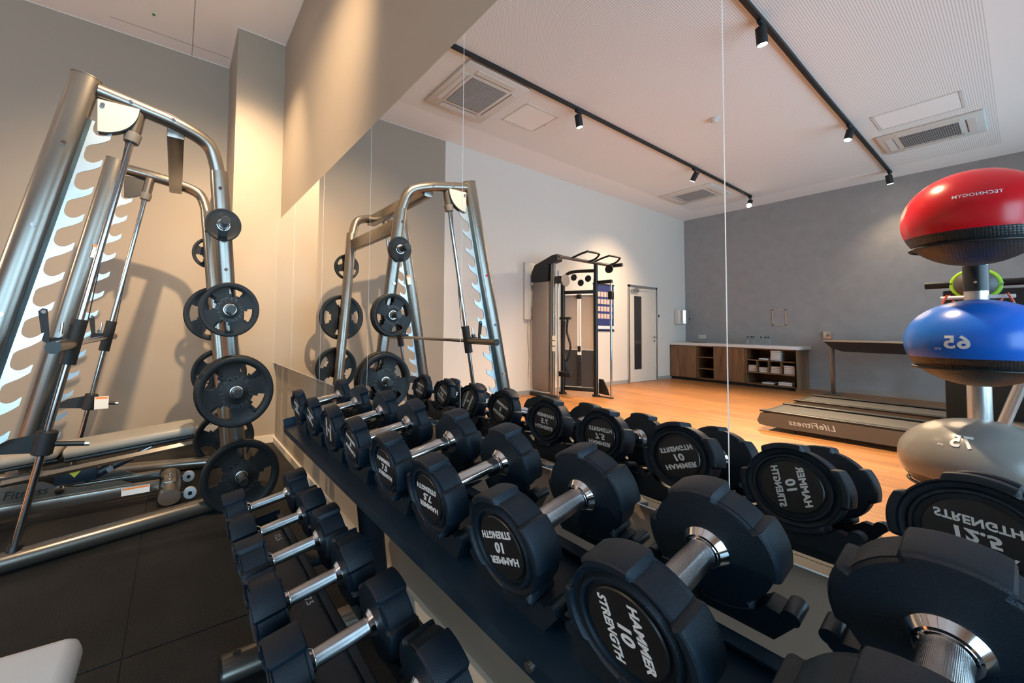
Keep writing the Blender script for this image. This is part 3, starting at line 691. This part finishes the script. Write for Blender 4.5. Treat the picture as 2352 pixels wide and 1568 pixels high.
# ================================================================ BENCH inside the smith machine
def bench():
    t=thing('incline_bench','low bench with beige grey pad standing inside the smith machine','bench',(-3.2,-.3,0)); O=Vector((-3.2,-.3,0))
    def loc(p): return tuple(Vector(p)-O)
    R=RX(math.radians(5))
    MB().box(loc((-3.2,-.19,.405)),(.27,.66,.062),.028,R,4).build('back_pad',M_upb,t,50)
    MB().box(loc((-3.2,-.66,.375)),(.26,.26,.062),.028,R,4).build('seat_pad',M_upb,t,50)
    MB().box(loc((-3.2,-.19,.362)),(.24,.64,.024),.008,R).build('pad_base',M_black,t); MB().box(loc((-3.2,-.66,.333)),(.22,.25,.02),.008,R).build('seat_base',M_black,t)
    MB().tube([loc((-3.06,.12,.352)),loc((-3.06,-.75,.262))],.019,4,up=(0,0,1),flat=.8).build('pad_rail',M_pewter,t,0); MB().tube([loc((-3.34,.12,.352)),loc((-3.34,-.75,.262))],.019,4,up=(0,0,1),flat=.8).build('pad_rail',M_pewter,t,0)
    for x in (-3.10,-3.30):
        MB().ab(loc((x-.025,-1.05,.075)),loc((x+.025,-.05,.135)),.006).build('frame_rail',M_pewter,t)
        p=[(-.98,.137),(-.92,.23),(-.60,.235),(-.52,.19),(-.45,.17),(-.25,.17),(-.18,.137)]
        mb=MB().prism([(q[0]-O.y,q[1]) for q in p],x-O.x-.004,x-O.x+.004,'YZ')
        if x>-3.2:
            Rm=Matrix(((0,0,1),(1,0,0),(0,1,0))); mb.m(1).text('Life Fitness',Matrix.Translation((x-O.x+.004,-.72-O.y,.183))@Rm.to_4x4(),.062,.012,.25)
        mb.build('side_plate',[M_pewter,M_black],t,0)
    MB().tube([loc((-2.98,.005,.055)),loc((-3.42,.005,.055))],.062,28,up=(0,1,0),flat=.80).build('cross_foot',M_pewter,t)
    MB().tube([loc((-2.976,.005,.055)),loc((-2.98,.005,.055))],.060,28,up=(0,1,0),flat=.78).build('foot_cap',M_brown,t)
    MB().ab(loc((-3.29,-.03,.098)),loc((-3.11,.04,.112)),.004).build('mounting_plate',M_pewter,t)
    for x in (-3.15,-3.25):
        MB().cyl(loc((x,.005,.112)),loc((x,.005,.118)),.009).build('bolt',M_chrome,t)
    for x in (-3.03,-3.36):
        wh=MB().lathe([(.010,-.012),(.036,-.012),(.038,0),(.036,.012),(.010,.012)],loc((x,.115,.045)),'X').build('wheel',mat('white castor',(.6,.6,.6),.4),t); MB().cyl(loc((x-.016,.115,.045)),loc((x+.016,.115,.045)),.012).build('wheel_hub',M_black,wh)
        MB().ab(loc((x-.01,.05,.035)),loc((x+.01,.115,.055))).build('wheel_bracket',M_pewter,t)
    MB().cyl(loc((-3.14,-.42,.20)),loc((-3.14,-.20,.30)),.026).build('adjuster_sleeve',M_rack,t); MB().cyl(loc((-3.14,-.20,.30)),loc((-3.14,-.10,.345)),.014).build('adjuster_piston',M_alu,t)
    MB().cyl(loc((-3.10,-.30,.255)),loc((-3.08,-.30,.255)),.017).build('pivot_bolt',M_chrome,t); MB().cyl(loc((-3.10,-.52,.175)),loc((-3.07,-.52,.175)),.020).build('pivot_bolt',M_chrome,t)
    wl=MB().ab(loc((-3.073,-.24,.082)),loc((-3.072,-.10,.128))).build('warning_label',M_sticker,t,0); MB().ab(loc((-3.0722,-.235,.116)),loc((-3.0714,-.105,.126))).build('label_band',M_orange,wl,0)
    mb=MB(); x=-3.085-O.x; mb.prism([(q[0]-O.y,q[1]) for q in ((-.50,.285),(-.42,.285),(-.46,.235))],x,x+.002,'YZ'); mb.build('warning_triangle',M_yel,t,0)
    MB().ab(loc((-3.12,-.55,.20)),loc((-3.09,-.36,.30)),.004).build('hinge_plate',M_rack,t)
bench()
# near bench pad cut by the lower left corner
t=thing('exercise_bench','pale grey padded bench cut off by the lower left corner of the picture','bench',(-.965,-.385,0))
MB().box((0,.01,.47),(.29,.48,.065),.031,RX(math.radians(-2)),5).build('seat_pad',M_upg,t,60)
MB().box((0,.01,.43),(.24,.42,.02),.008).build('pad_base',M_black,t)
MB().tube([(0,0,.42),(0,-.05,.05)],.03,20).build('seat_post',M_pewter,t); MB().tube([(.0,.14,.04),(0,-.9,.04)],.035,20).build('base_rail',M_pewter,t)
# ================================================================ BALL STAND (seen in the mirror)
BX,BY=-.18,-2.62
t=thing('ball_stand','silver pole ball stand with three black cradle rings','ball rack',(BX,BY,0))
PX,PY=-.017,-.41
MB().cyl((PX,PY,.03),(PX,PY,1.72),.054,n=32).build('pole',M_alu,t); MB().cyl((PX,PY,1.44),(PX,PY,1.62),.057,n=32).build('black_sleeve',M_black,t)
MB().cyl((PX,PY+.057,1.50),(PX,PY+.061,1.50),.008).build('bolt',M_chrome,t)
MB().lathe([(.001,.03),(.26,.03),(.30,.015),(.30,0),(.001,0)],(PX,PY+.12,0),n=48).build('base_plate',M_blackm,t)
BALLS=[(.325,.350,.275,'grey'),(1.085,.308,.275,'blue'),(1.885,.305,.305,'red')]
for z,R,Rz,c in BALLS:
    zr=z-Rz*.60; rr=R*.80+.012
    MB().tube([(rr*1.03*math.cos(a),rr*1.03*math.sin(a),zr) for a in [2*PI*k/64 for k in range(64)]],.010,12,closed=True).build('cradle_ring',M_black,t)
    for sx in (-1,1):
        a=-PI/2+sx*.55; MB().tube([(PX+sx*.03,PY,zr-.02),(rr*math.cos(a),rr*math.sin(a),zr-.004)],.011,10).build('cradle_arm',M_black,t)
for sx in (-1,1): MB().tube([(PX+sx*.045,PY-.01,1.40),(PX+sx*.155,PY-.03,1.40)],.013,12).build('peg',M_acw,t)
def ball(z,R,Rz,colm,label,txt,tz,small):
    t=thing('exercise_ball',label,'exercise ball',(BX,BY,z),group='exercise balls on the stand')
    n=64; prof=[]
    zs=-.36
    up_=[(R*math.cos(a),Rz*math.sin(a)) for a in [math.radians(-20.5+110.5*i/40) for i in range(41)]]
    up_[-1]=(.0005,Rz)
    MB().lathe(up_,n=72).build('ball_skin',colm,t,60)
    dn=[(.0005 if i==0 else R*math.cos(a),Rz*math.sin(a)) for i,a in enumerate([math.radians(-90+69.8*i/24) for i in range(25)])]
    MB().lathe(dn,n=72).build('textured_base',M_honey,t,60)
    # lettering wrapped on the side that faces the mirror (+Y, slightly towards the camera)
    mb=MB()
    def wrap(s,size,az,el,bold=.03,sp=1.0):
        me=text_mesh(s,bold,0)
        vs=[]
        for v in me.vertices:
            a=az+v.co.x*size/R*sp; e=el+v.co.y*size/Rz
            k=1.013
            vs.append(mb.bm.verts.new((R*k*math.cos(e)*math.cos(a),R*k*math.cos(e)*math.sin(a),Rz*k*math.sin(e))))
        for p in me.polygons: mb._f([vs[i] for i in p.vertices])
    # text reads left to right for a viewer standing at +Y looking to -Y
    az0=math.radians(84 if small else 102)
    wrap(txt,.105 if not small else .03,az0,tz,.03 if not small else .01)
    if not small: wrap('cm',.024,az0+.25,tz-.13,.01)
    mb.build('lettering',mat('white print',(.75,.76,.78),.45),t,0)
ball(.325,.350,.275,M_gry,'grey exercise ball marked 75 on the lowest ring of the stand','75',.62,False)
ball(1.085,.308,.275,M_blu,'blue exercise ball marked 65 on the middle ring of the stand','65',.0,False)
ball(1.885,.305,.305,M_red,'red exercise ball on the top ring of the stand','TECHNOGYM',.30,True)
t=thing('medicine_ball','small black and lime green ball behind the pole of the ball stand','ball',(BX-.025,BY-.41-.178,1.50))
MB().lathe([(.0005,-.115)]+[(.115*math.cos(a),.115*math.sin(a)) for a in [math.radians(-85+170*i/20) for i in range(21)]]+[(.0005,.115)],n=40).build('ball_body',mat('dark grey rubber',(.055,.052,.05),.5),t)
for q in (-1,1): MB().tube([(.1165*math.cos(a)*math.cos(.5),q*.1165*math.sin(.5),.1165*math.sin(a)*math.cos(.5)) for a in [2*PI*k/40 for k in range(40)]],.013,8,closed=True,flat=.35).build('green_stripe',M_green,t)
for sx,c,l in ((-1,(.5,.06,.03),'thin red exercise band hanging from the left peg in the mirror'),(1,(.60,.10,.04),'orange exercise band hanging from the right peg in the mirror')):
    pth=bezier([(BX-.017+sx*.125,BY-.405,1.42),(BX-.017+sx*.15,BY-.40,1.33),(BX-.017+sx*.12,BY-.40,1.24),(BX-.017+sx*.09,BY-.41,1.34),(BX-.017+sx*.12,BY-.455,1.42)],6)
    tag(MB().tube([tuple(p) for p in pth],.006,8).build('exercise_band',mat('band %s'%l[:5],c,.5)),l,'exercise band')
# ================================================================ TREADMILLS
def treadmill(x0,y0,label,first=None):
    if first: 
        t=copy_tree(first); t.location=(x0,y0,0); return tag(t,label)
    t=thing('treadmill',label,'treadmill',(x0,y0,0),group='treadmills')
    # local: x runs 0..2.15 (rear to front), y 0..-.86 (near edge first)
    W=.84
    sideprof=[(0,.10),(.03,.19),(.14,.205),(2.0,.205),(2.0,.06),(.10,.05),(.02,.06)]
    for y in (0,-W+.05):
        mb=MB().prism(sideprof,y,y-.05,'XZ')
        if y==0:
            Rm=Matrix(((-1,0,0),(0,0,1),(0,1,0)))
            mb.m(1).text('LifeFitness',Matrix.Translation((.48,.001,.13))@Rm.to_4x4(),.085,.012,.25)
        mb.build('side_housing',[M_brown,M_lgrey],t,0)
        MB().box((1.0,y-.055,.217),(1.96,.11,.022),.008).build('foot_rail',M_black,t)
    MB().ab((.03,-.10,.185),(2.0,-W+.10,.212),.006).build('running_belt',M_belt,t)
    MB().tube([(.05,-.10,.195),(.05,-W+.10,.195)],.022,16).build('rear_roller',M_blackm,t)
    MB().box((1.9,-W/2,.26),(.55,W-.06,.15),.05).build('motor_cover',M_brown,t)
    for y in (-.06,-W+.06):
        MB().tube([(1.62,y,.20),(1.82,y,.95),(1.86,y,1.25)],.034,16,up=(1,0,0),flat=.7).build('upright',M_alu,t)
        MB().tube([(1.86,y,1.12),(1.45,y,1.08)],.020,16).build('handrail',M_black,t)
        MB().cyl((.3,y,0),(.3,y,.06),.03).build('foot',M_black,t); MB().cyl((1.7,y,0),(1.7,y,.06),.03).build('foot',M_black,t)
    MB().box((1.86,-W/2,1.34),(.08,W-.10,.36),.03,RY(math.radians(20))).build('console',M_black,t); MB().box((1.815,-W/2,1.37),(.01,.42,.24),.004,RY(math.radians(20))).build('console_screen',M_cap,t)
    MB().box((1.86,-W/2,1.10),(.22,W-.14,.06),.02).build('console_shelf',M_black,t)
    return t
tm=treadmill(-1.80,-4.14,'nearest treadmill in the mirror, front of the pair beside the ball stand')
treadmill(-1.82,-5.42,'treadmill behind the nearest one, closer to the grey wall',tm)
def tall_console():
    t=thing('exercise_console','tall black equipment housing with side grip behind the blue ball','exercise machine',(0.0,-5.21,0))
    MB().ab((-.50,-.03,.02),(.55,.05,1.60),.015).build('housing',M_blackm,t)
    MB().tube([(-.62,-.0,1.665),(.55,-.0,1.665)],.036,16).build('grip_bar',M_black,t)
    MB().ab((-.50,.052,.98),(.55,.056,1.0)).build('seam',M_alu,t,0)
tall_console()
def highdesk():
    t=thing('high_desk','long high shelf table with beige edge and metal leg by the grey wall','table',(-1.5,-8.65,0))
    MB().ab((-.60,-.28,.985),(.95,.28,1.015),.006).build('table_top',mat('beige laminate',(.50,.42,.30),.4),t)
    MB().prism([(-.60,.984),(.95,.984),(.95,.80),(-.36,.815),(-.50,.87)],-.26,.26,'XZ').build('under_panel',M_black,t)
    MB().ab((-.565,-.04,.02),(-.515,.06,.985),.008).build('leg',M_pewter,t); MB().ab((-.66,-.14,0),(-.42,.16,.015),.004).build('foot_plate',M_pewter,t)
    MB().ab((.86,-.04,.0),(.91,.06,.80),.008).build('leg',M_pewter,t)
    MB().prism([(.02,1.016),(.14,1.07),(.15,1.066),(.05,1.016)],-.1,.1,'XZ').build('book_rest',M_alu,t)
    tb=thing('wall_socket_box','small metal box on the grey wall at the end of the high table','socket',(-2.20,YF,1.03)); MB().ab((-.06,0,0),(.06,.05,.14),.004).build('box',M_alu,tb); MB().cyl((.0,.05,.06),(.0,.053,.06),.012).build('dial',M_black,tb)
highdesk()
# ================================================================ CABINET
def cabinet():
    y0,y1=-8.42,YF+.01; t=thing('storage_cabinet','walnut sideboard with towel shelves along the grey wall','cabinet',(-3.65,-8.8,0)); O=Vector((-3.65,-8.8,0))
    def A(a,b,bev=0,mb=None): return (mb or MB()).ab(tuple(Vector(a)-O),tuple(Vector(b)-O),bev)
    z0,z1=.06,.80
    b=MB(); A((-4.81,y1,z0),(-2.50,y1+.015,z1),0,b); A((-4.81,y1,z0),(-2.50,y0,z0+.02),0,b); A((-4.81,y1,z1-.02),(-2.50,y0,z1),0,b); b.build('carcass',M_cabh,t,0)
    for x in (-4.81,-4.245,-3.905,-3.325,-2.525): A((x,y1,z0),(x+.022,y0,z1)).build('upright_panel',M_cab,t,0)
    A((-4.79,y0-.05,0),(-2.53,y0-.08,.06)).build('plinth',M_blackm,t,0); A((-2.524,y1,0),(-2.502,y0,z1)).build('end_panel',M_cab,t,0)
    A((-4.80,y0,z0+.01),(-4.25,y0+.02,z1-.01),.002).build('door',M_cab,t,0); A((-3.90,y0,z0+.01),(-3.33,y0+.02,z1-.01),.002).build('door',M_cab,t,0)
    for z in (.545,.29): A((-4.225,y1,z-.01),(-3.905,y0,z+.01)).build('shelf',M_cabh,t,0)
    for z in (.555,.30): A((-3.30,y1,z-.009),(-2.525,y0,z+.009)).build('shelf',M_cabh,t,0)
    for x in (-3.125,-2.935,-2.735): A((x-.008,y1,.309),(x+.008,y0,.546)).build('divider',M_cab,t,0)
    tag(MB().ab((XL+.005,YF+.005,.802),(-2.46,-8.38,.862),.004).build('worktop',M_worktop),'white worktop lying on the walnut sideboard','worktop')
cabinet()
def towel_master(w,d,h):
    mb=MB(); mb.box((0,0,h/2),(w,d,h),h*.42,seg=3); mb.box((0,-.004,h*.72),(w*.985,d*.985,h*.3),h*.14,seg=2); return mb
TW={}
def towel(x,y,z,w,label,h=.034,n=0):
    k=round(w,3)
    if k not in TW: o=towel_master(w,.30,h).build('folded_towel',M_towel,None,60); TW[k]=o
    else: o=TW[k].copy(); COL.objects.link(o)
    o.location=(x+random.uniform(-.004,.004),y+random.uniform(-.008,.008),z); o.rotation_euler=(0,0,random.uniform(-.03,.03)); tag(o,label,'towel','folded towels in the sideboard')
ordn=['bottom','second','third','fourth','fifth','sixth']
for nm,x,zb,n,w in (('middle row compartment next to the door panel',-3.213,.309,4,.155),('second middle row compartment',-3.03,.309,3,.155),('third middle row compartment',-2.835,.309,4,.165),('middle row compartment at the sideboard end',-2.625,.309,5,.175),('tall upper shelf stack',-2.83,.564,6,.165)):
    for i in range(n): towel(x,-8.61,zb+i*.0345,w,'%s white folded towel from below in the %s'%(ordn[i],nm) if i else 'lowest white folded towel in the %s'%nm)
towel(-3.03,-8.61,.564,.155,'single white folded towel alone on the upper shelf')
for i in range(1): towel(-2.97,-8.61,.081,.19,'flat white folded towel alone on the bottom shelf')
for i in range(2): towel(-2.69,-8.61,.081+i*.0345,.22,('lower' if i==0 else 'upper')+' wide white towel of the bottom shelf pair at the cabinet end')
def bottle(x,y,label,first=None):
    if first: t=copy_tree(first); t.location=(x,y,.862); return tag(t,label)
    t=thing('glass_bottle',label,'bottle',(x,y,.862),group='glass bottles on the worktop')
    MB().lathe([(.001,.0),(.028,.0),(.030,.005),(.030,.10),(.013,.135),(.013,.155)],n=20).build('bottle_body',M_glass,t)
    MB().lathe([(.014,.150),(.016,.150),(.016,.18),(.001,.182)],n=20).build('stopper',M_black,t); return t
bt=bottle(-3.43,-8.9,'clear bottle on the worktop, first of the left trio')
for x,y,l in ((-3.375,-8.94,'clear bottle on the worktop, middle of the left trio'),(-3.32,-8.9,'clear bottle on the worktop, last of the left trio'),(-3.185,-8.9,'clear bottle on the worktop, first of the right group'),(-3.125,-8.94,'clear bottle on the worktop, middle of the right group'),(-3.06,-8.9,'clear bottle on the worktop nearest its free end')): bottle(x,y,l,bt)
t=thing('shallow_tray','shallow grey dish on the worktop below the double socket','tray',(-4.30,-8.72,.862)); MB().lathe([(.001,.003),(.13,.003),(.165,.028),(.17,.026),(.135,-.0+.0005),(.001,.0005)],n=40).build('dish',mat('grey ceramic',(.25,.24,.23),.4),t)
t=thing('double_socket','white double socket on the grey wall over the worktop','socket',(-4.45,YF,1.0)); MB().ab((-.085,0,-.042),(.085,.012,.042),.004).build('plate',M_acw,t)
for x in (-.04,.04): MB().cyl((x,.012,0),(x,.013,0),.02).build('socket_hole',M_lgrey,t)
t=thing('wall_plate','square beige framed blank plate on the grey wall','wall plate',(-2.95,YF,1.46)); 
mb=MB()
for a in (-1,1): mb.ab((a*.11-.012,0,-.17),(a*.11+.012,.012,.17)).ab((-.12,0,a*.16-.012),(.12,.012,a*.16+.012))
mb.build('frame',M_beige,t,0); MB().ab((-.10,0,-.15),(.10,.008,.15)).build('panel',M_grey,t,0)
# wall fittings on the white wall
t=thing('hand_towel_dispenser','chrome fronted wall dispenser in the corner above the sideboard','dispenser',(XL,-8.82,1.30))
MB().ab((0,-.16,.0),(.12,.20,.36),.02).build('housing',M_acw,t); MB().tube([(.12,-.02,.02),(.12,-.02,.34)],.165,32,up=(0,1,0),flat=.75).build('front_cover',M_chrome,t); MB().ab((.235,-.07,.10),(.246,-.03,.16),.003).build('window',M_black,t)
t=thing('wall_thermostat','small white wall panel with dark display beside the door','thermostat',(XL,-7.88,1.475)); MB().ab((0,-.055,-.06),(.014,.055,.06),.003).build('plate',M_acw,t); MB().ab((.014,-.025,-.02),(.016,.025,.04)).build('display',M_black,t,0)
t=thing('light_switch','white light switch low beside the door handle','switch',(XL,-7.99,1.0)); MB().ab((0,-.04,-.04),(.01,.04,.04),.003).build('plate',M_acw,t); MB().ab((.01,-.027,-.027),(.013,.027,.027),.001).build('rocker',M_acw,t)
t=thing('wall_cable_box','tall flat cream box on the white wall behind the cable trainer','box',(XL,-3.50,1.30)); MB().ab((0,-.12,0),(.05,.12,1.0),.01).build('cover',M_acw,t); MB().tube(bezier([(.03,0,0),(.05,.02,-.3),(.03,-.03,-.6),(.04,0,-.9)],6),.006,8).build('cable',M_acw,t)
# poster
t=thing('exercise_poster','blue exercise poster with rows of small pictures behind the cable trainer','poster',(XL,-5.72,1.60))
MB().ab((0,-.36,-.47),(.004,.36,.47)).build('sheet',M_blue,t,0)
mb=MB()
for i in range(4):
    for j in range(6): mb.ab((.004,-.31+j*.105,.22-i*.15),(.005,-.31+j*.105+.085,.22-i*.15+.10))
mb.build('picture_rows',M_post,t,0); MB().ab((.004,-.36,-.44),(.0052,.36,-.38)).build('white_strip',M_worktop,t,0); MB().ab((0,-.37,-.49),(.012,.37,-.465)).ab((0,-.37,.465),(.012,.37,.49)).build('hanging_bar',M_black,t,0)
# ================================================================ CABLE TRAINER
def trainer():
    t=thing('cable_trainer','tall bronze and black cable trainer with twin columns near the door','cable machine',(-4.35,-4.0,0)); O=Vector((-4.35,-4.0,0))
    def loc(p): return tuple(Vector(p)-O)
    # left shroud column (nearest the mirror)
    MB().ab(loc((-4.74,-3.62,.10)),loc((-4.40,-3.50,1.95)),.03).build('left_shroud',M_shroud,t)
    MB().prism([(q[0]-O.x,q[1]) for q in ((-4.75,1.95),(-4.75,2.12),(-4.68,2.24),(-4.30,2.36),(-4.20,2.36),(-4.20,2.25),(-4.38,2.22),(-4.40,1.95))],-3.62-O.y,-3.50-O.y,'XZ').build('top_cowl',M_black,t,0)
    MB().tube([loc((-4.34,-3.56,.03)),loc((-4.34,-3.56,2.25))],.045,20,flat=.8).build('left_upright',M_pewter,t)
    MB().ab(loc((-4.78,-3.60,0)),loc((-4.22,-3.50,.07)),.02).build('left_foot',M_black,t)
    MB().tube([loc((-4.23,-3.56,.03)),loc((-4.23,-3.56,2.1))],.013,12).build('guide_tube',M_rod,t)
    MB().box(loc((-4.22,-3.56,1.95)),(.10,.07,.12),.01).build('pulley_carriage',M_black,t); MB().lathe([(.012,-.012),(.095,-.012),(.10,0),(.095,.012),(.012,.012)],loc((-4.12,-3.60,1.93)),'X').build('pulley_wheel',M_shroud,t)
    Rm=Matrix(((0,0,1),(1,0,0),(0,1,0)))
    # middle frame with weight stack
    for p in ((-4.61,-4.155),(-4.133,-4.43)):
        MB().tube([loc((p[0],p[1],.03)),loc((p[0],p[1],2.02))],.038,20).build('stack_post',M_black,t); MB().cyl(loc((p[0],p[1],0)),loc((p[0],p[1],.03)),.065).build('post_foot',M_black,t)
    a=Vector((-4.61,-4.155,0)); b=Vector((-4.133,-4.43,0)); mid=(a+b)/2; d=(b-a).normalized(); ang=math.atan2(d.y,d.x); R=RZ(ang); L=(b-a).length
    MB().box(loc((mid.x,mid.y,.10)),(L,.05,.06),.006,R).build('lower_beam',M_black,t); MB().box(loc((mid.x,mid.y,1.80)),(L,.05,.06),.006,R).build('upper_beam',M_black,t)
    q=R@Vector((0,-.03,0)); 
    for s in (-1,1):
        c=mid+R@Vector((s*L*.26,-.04,0))
        MB().box(loc((c.x,c.y,1.27)),(L*.40,.012,.96),.003,R).build('upper_shroud',M_ltaupe,t,0); MB().box(loc((c.x,c.y,.46)),(L*.40,.012,.64),.003,R).build('lower_shroud',M_charc,t,0)
    mb=MB()
    for i in range(16): mb.box(loc((mid.x,mid.y,.17+i*.034)),(.07,.10,.028),.003,R)
    mb.build('weight_stack',M_black,t,0); MB().cyl(loc((mid.x,mid.y,.72)),loc((mid.x,mid.y,1.72)),.004).build('cable',M_black,t); MB().box(loc((mid.x,mid.y,.80)),(.05,.05,.10),.006,R).build('stack_head',M_black,t)
    MB().box(loc((mid.x,mid.y,1.72)),(.08,.06,.08),.01,R).build('top_pulley_block',M_black,t)
    # curved top of the stack frame
    MB().tube([loc(p) for p in bezier([(-4.61,-4.155,2.0),(-4.56,-4.19,2.12),(-4.44,-4.26,2.17),(-4.133,-4.43,2.17)],6)],.030,16).build('top_bow',M_black,t)
    for k,(u,z) in enumerate(((.35,2.06),(.56,1.96),(.78,2.03))):
        c=a+(b-a)*u+R@Vector((0,.05,0)); ring=[(.01,-.012),(.055,-.012),(.06,0),(.055,.012),(.01,.012)]
        MB().lathe(ring,loc((c.x,c.y,z)),'Y').build('pulley_wheel',M_black,t)
    # right pole
    MB().tube([loc((-3.87,-4.47,.02)),loc((-3.87,-4.47,1.95))],.017,14).build('right_guide_pole',M_rod,t); MB().ab(loc((-4.14,-4.50,1.93)),loc((-3.85,-4.44,1.99)),.008).build('right_arm',M_black,t)
    MB().box(loc((-3.87,-4.47,1.72)),(.08,.07,.14),.01).build('right_carriage',M_black,t); MB().prism([(q[0]-O.x,q[1]) for q in ((-4.10,.05),(-4.10,.30),(-4.02,.30),(-3.94,.15),(-3.90,.04))],-4.48-O.y,-4.46-O.y,'XZ').build('gusset',M_black,t,0)
    MB().tube([loc((-4.133,-4.43,2.02)),loc((-4.133,-4.43,2.28))],.035,16).build('stack_post_top',M_black,t)
    MB().ab(loc((-4.15,-4.50,.0)),loc((-3.84,-4.44,.012))).build('right_base_strip',M_blackm,t,0)
    # pull up bars
    MB().tube([loc((-4.22,-3.55,2.33)),loc((-4.12,-4.92,2.30))],.028,16).build('pull_up_bar',M_pewter,t)
    MB().tube([loc((-4.12,-4.92,2.30)),loc((-3.95,-4.94,2.30))],.034,16).build('grip_end',M_black,t)
    for y in (-3.85,-4.45):
        MB().tube([loc(p) for p in bezier([(-4.20,y,2.33),(-4.02,y-.01,2.38),(-3.94,y-.03,2.40),(-3.92,y-.06,2.41),(-3.92,y-.34,2.41),(-3.94,y-.38,2.39),(-4.02,y-.40,2.34),(-4.16,y-.40,2.31)],4)],.017,12).build('grip_loop',M_black,t)
    MB().lathe([(.01,-.015),(.07,-.015),(.075,0),(.07,.015),(.01,.015)],loc((-4.0,-4.62,2.20)),'Y').build('pulley_wheel',M_black,t)
    # hanging strap accessories
    MB().ab(loc((-4.34,-3.78,1.30)),loc((-4.14,-3.73,1.34))).tube([loc(p) for p in bezier([(-4.2,-3.76,1.3),(-4.22,-3.77,1.1),(-4.16,-3.78,.85),(-4.24,-3.78,.62),(-4.30,-3.77,.85),(-4.26,-3.76,1.28)],6)],.018,10).build('hanging_straps',M_blackm,t)
    MB().ab(loc((-4.38,-3.80,.36)),loc((-4.12,-3.72,.44)),.01).build('side_step',M_black,t)
    mb=MB()
    for i in range(3): mb.ab(loc((-4.31,-3.517,.78+i*.09)),loc((-4.25,-3.5155,.85+i*.09)))
    mb.build('white_decal',M_sticker,t,0)
trainer()
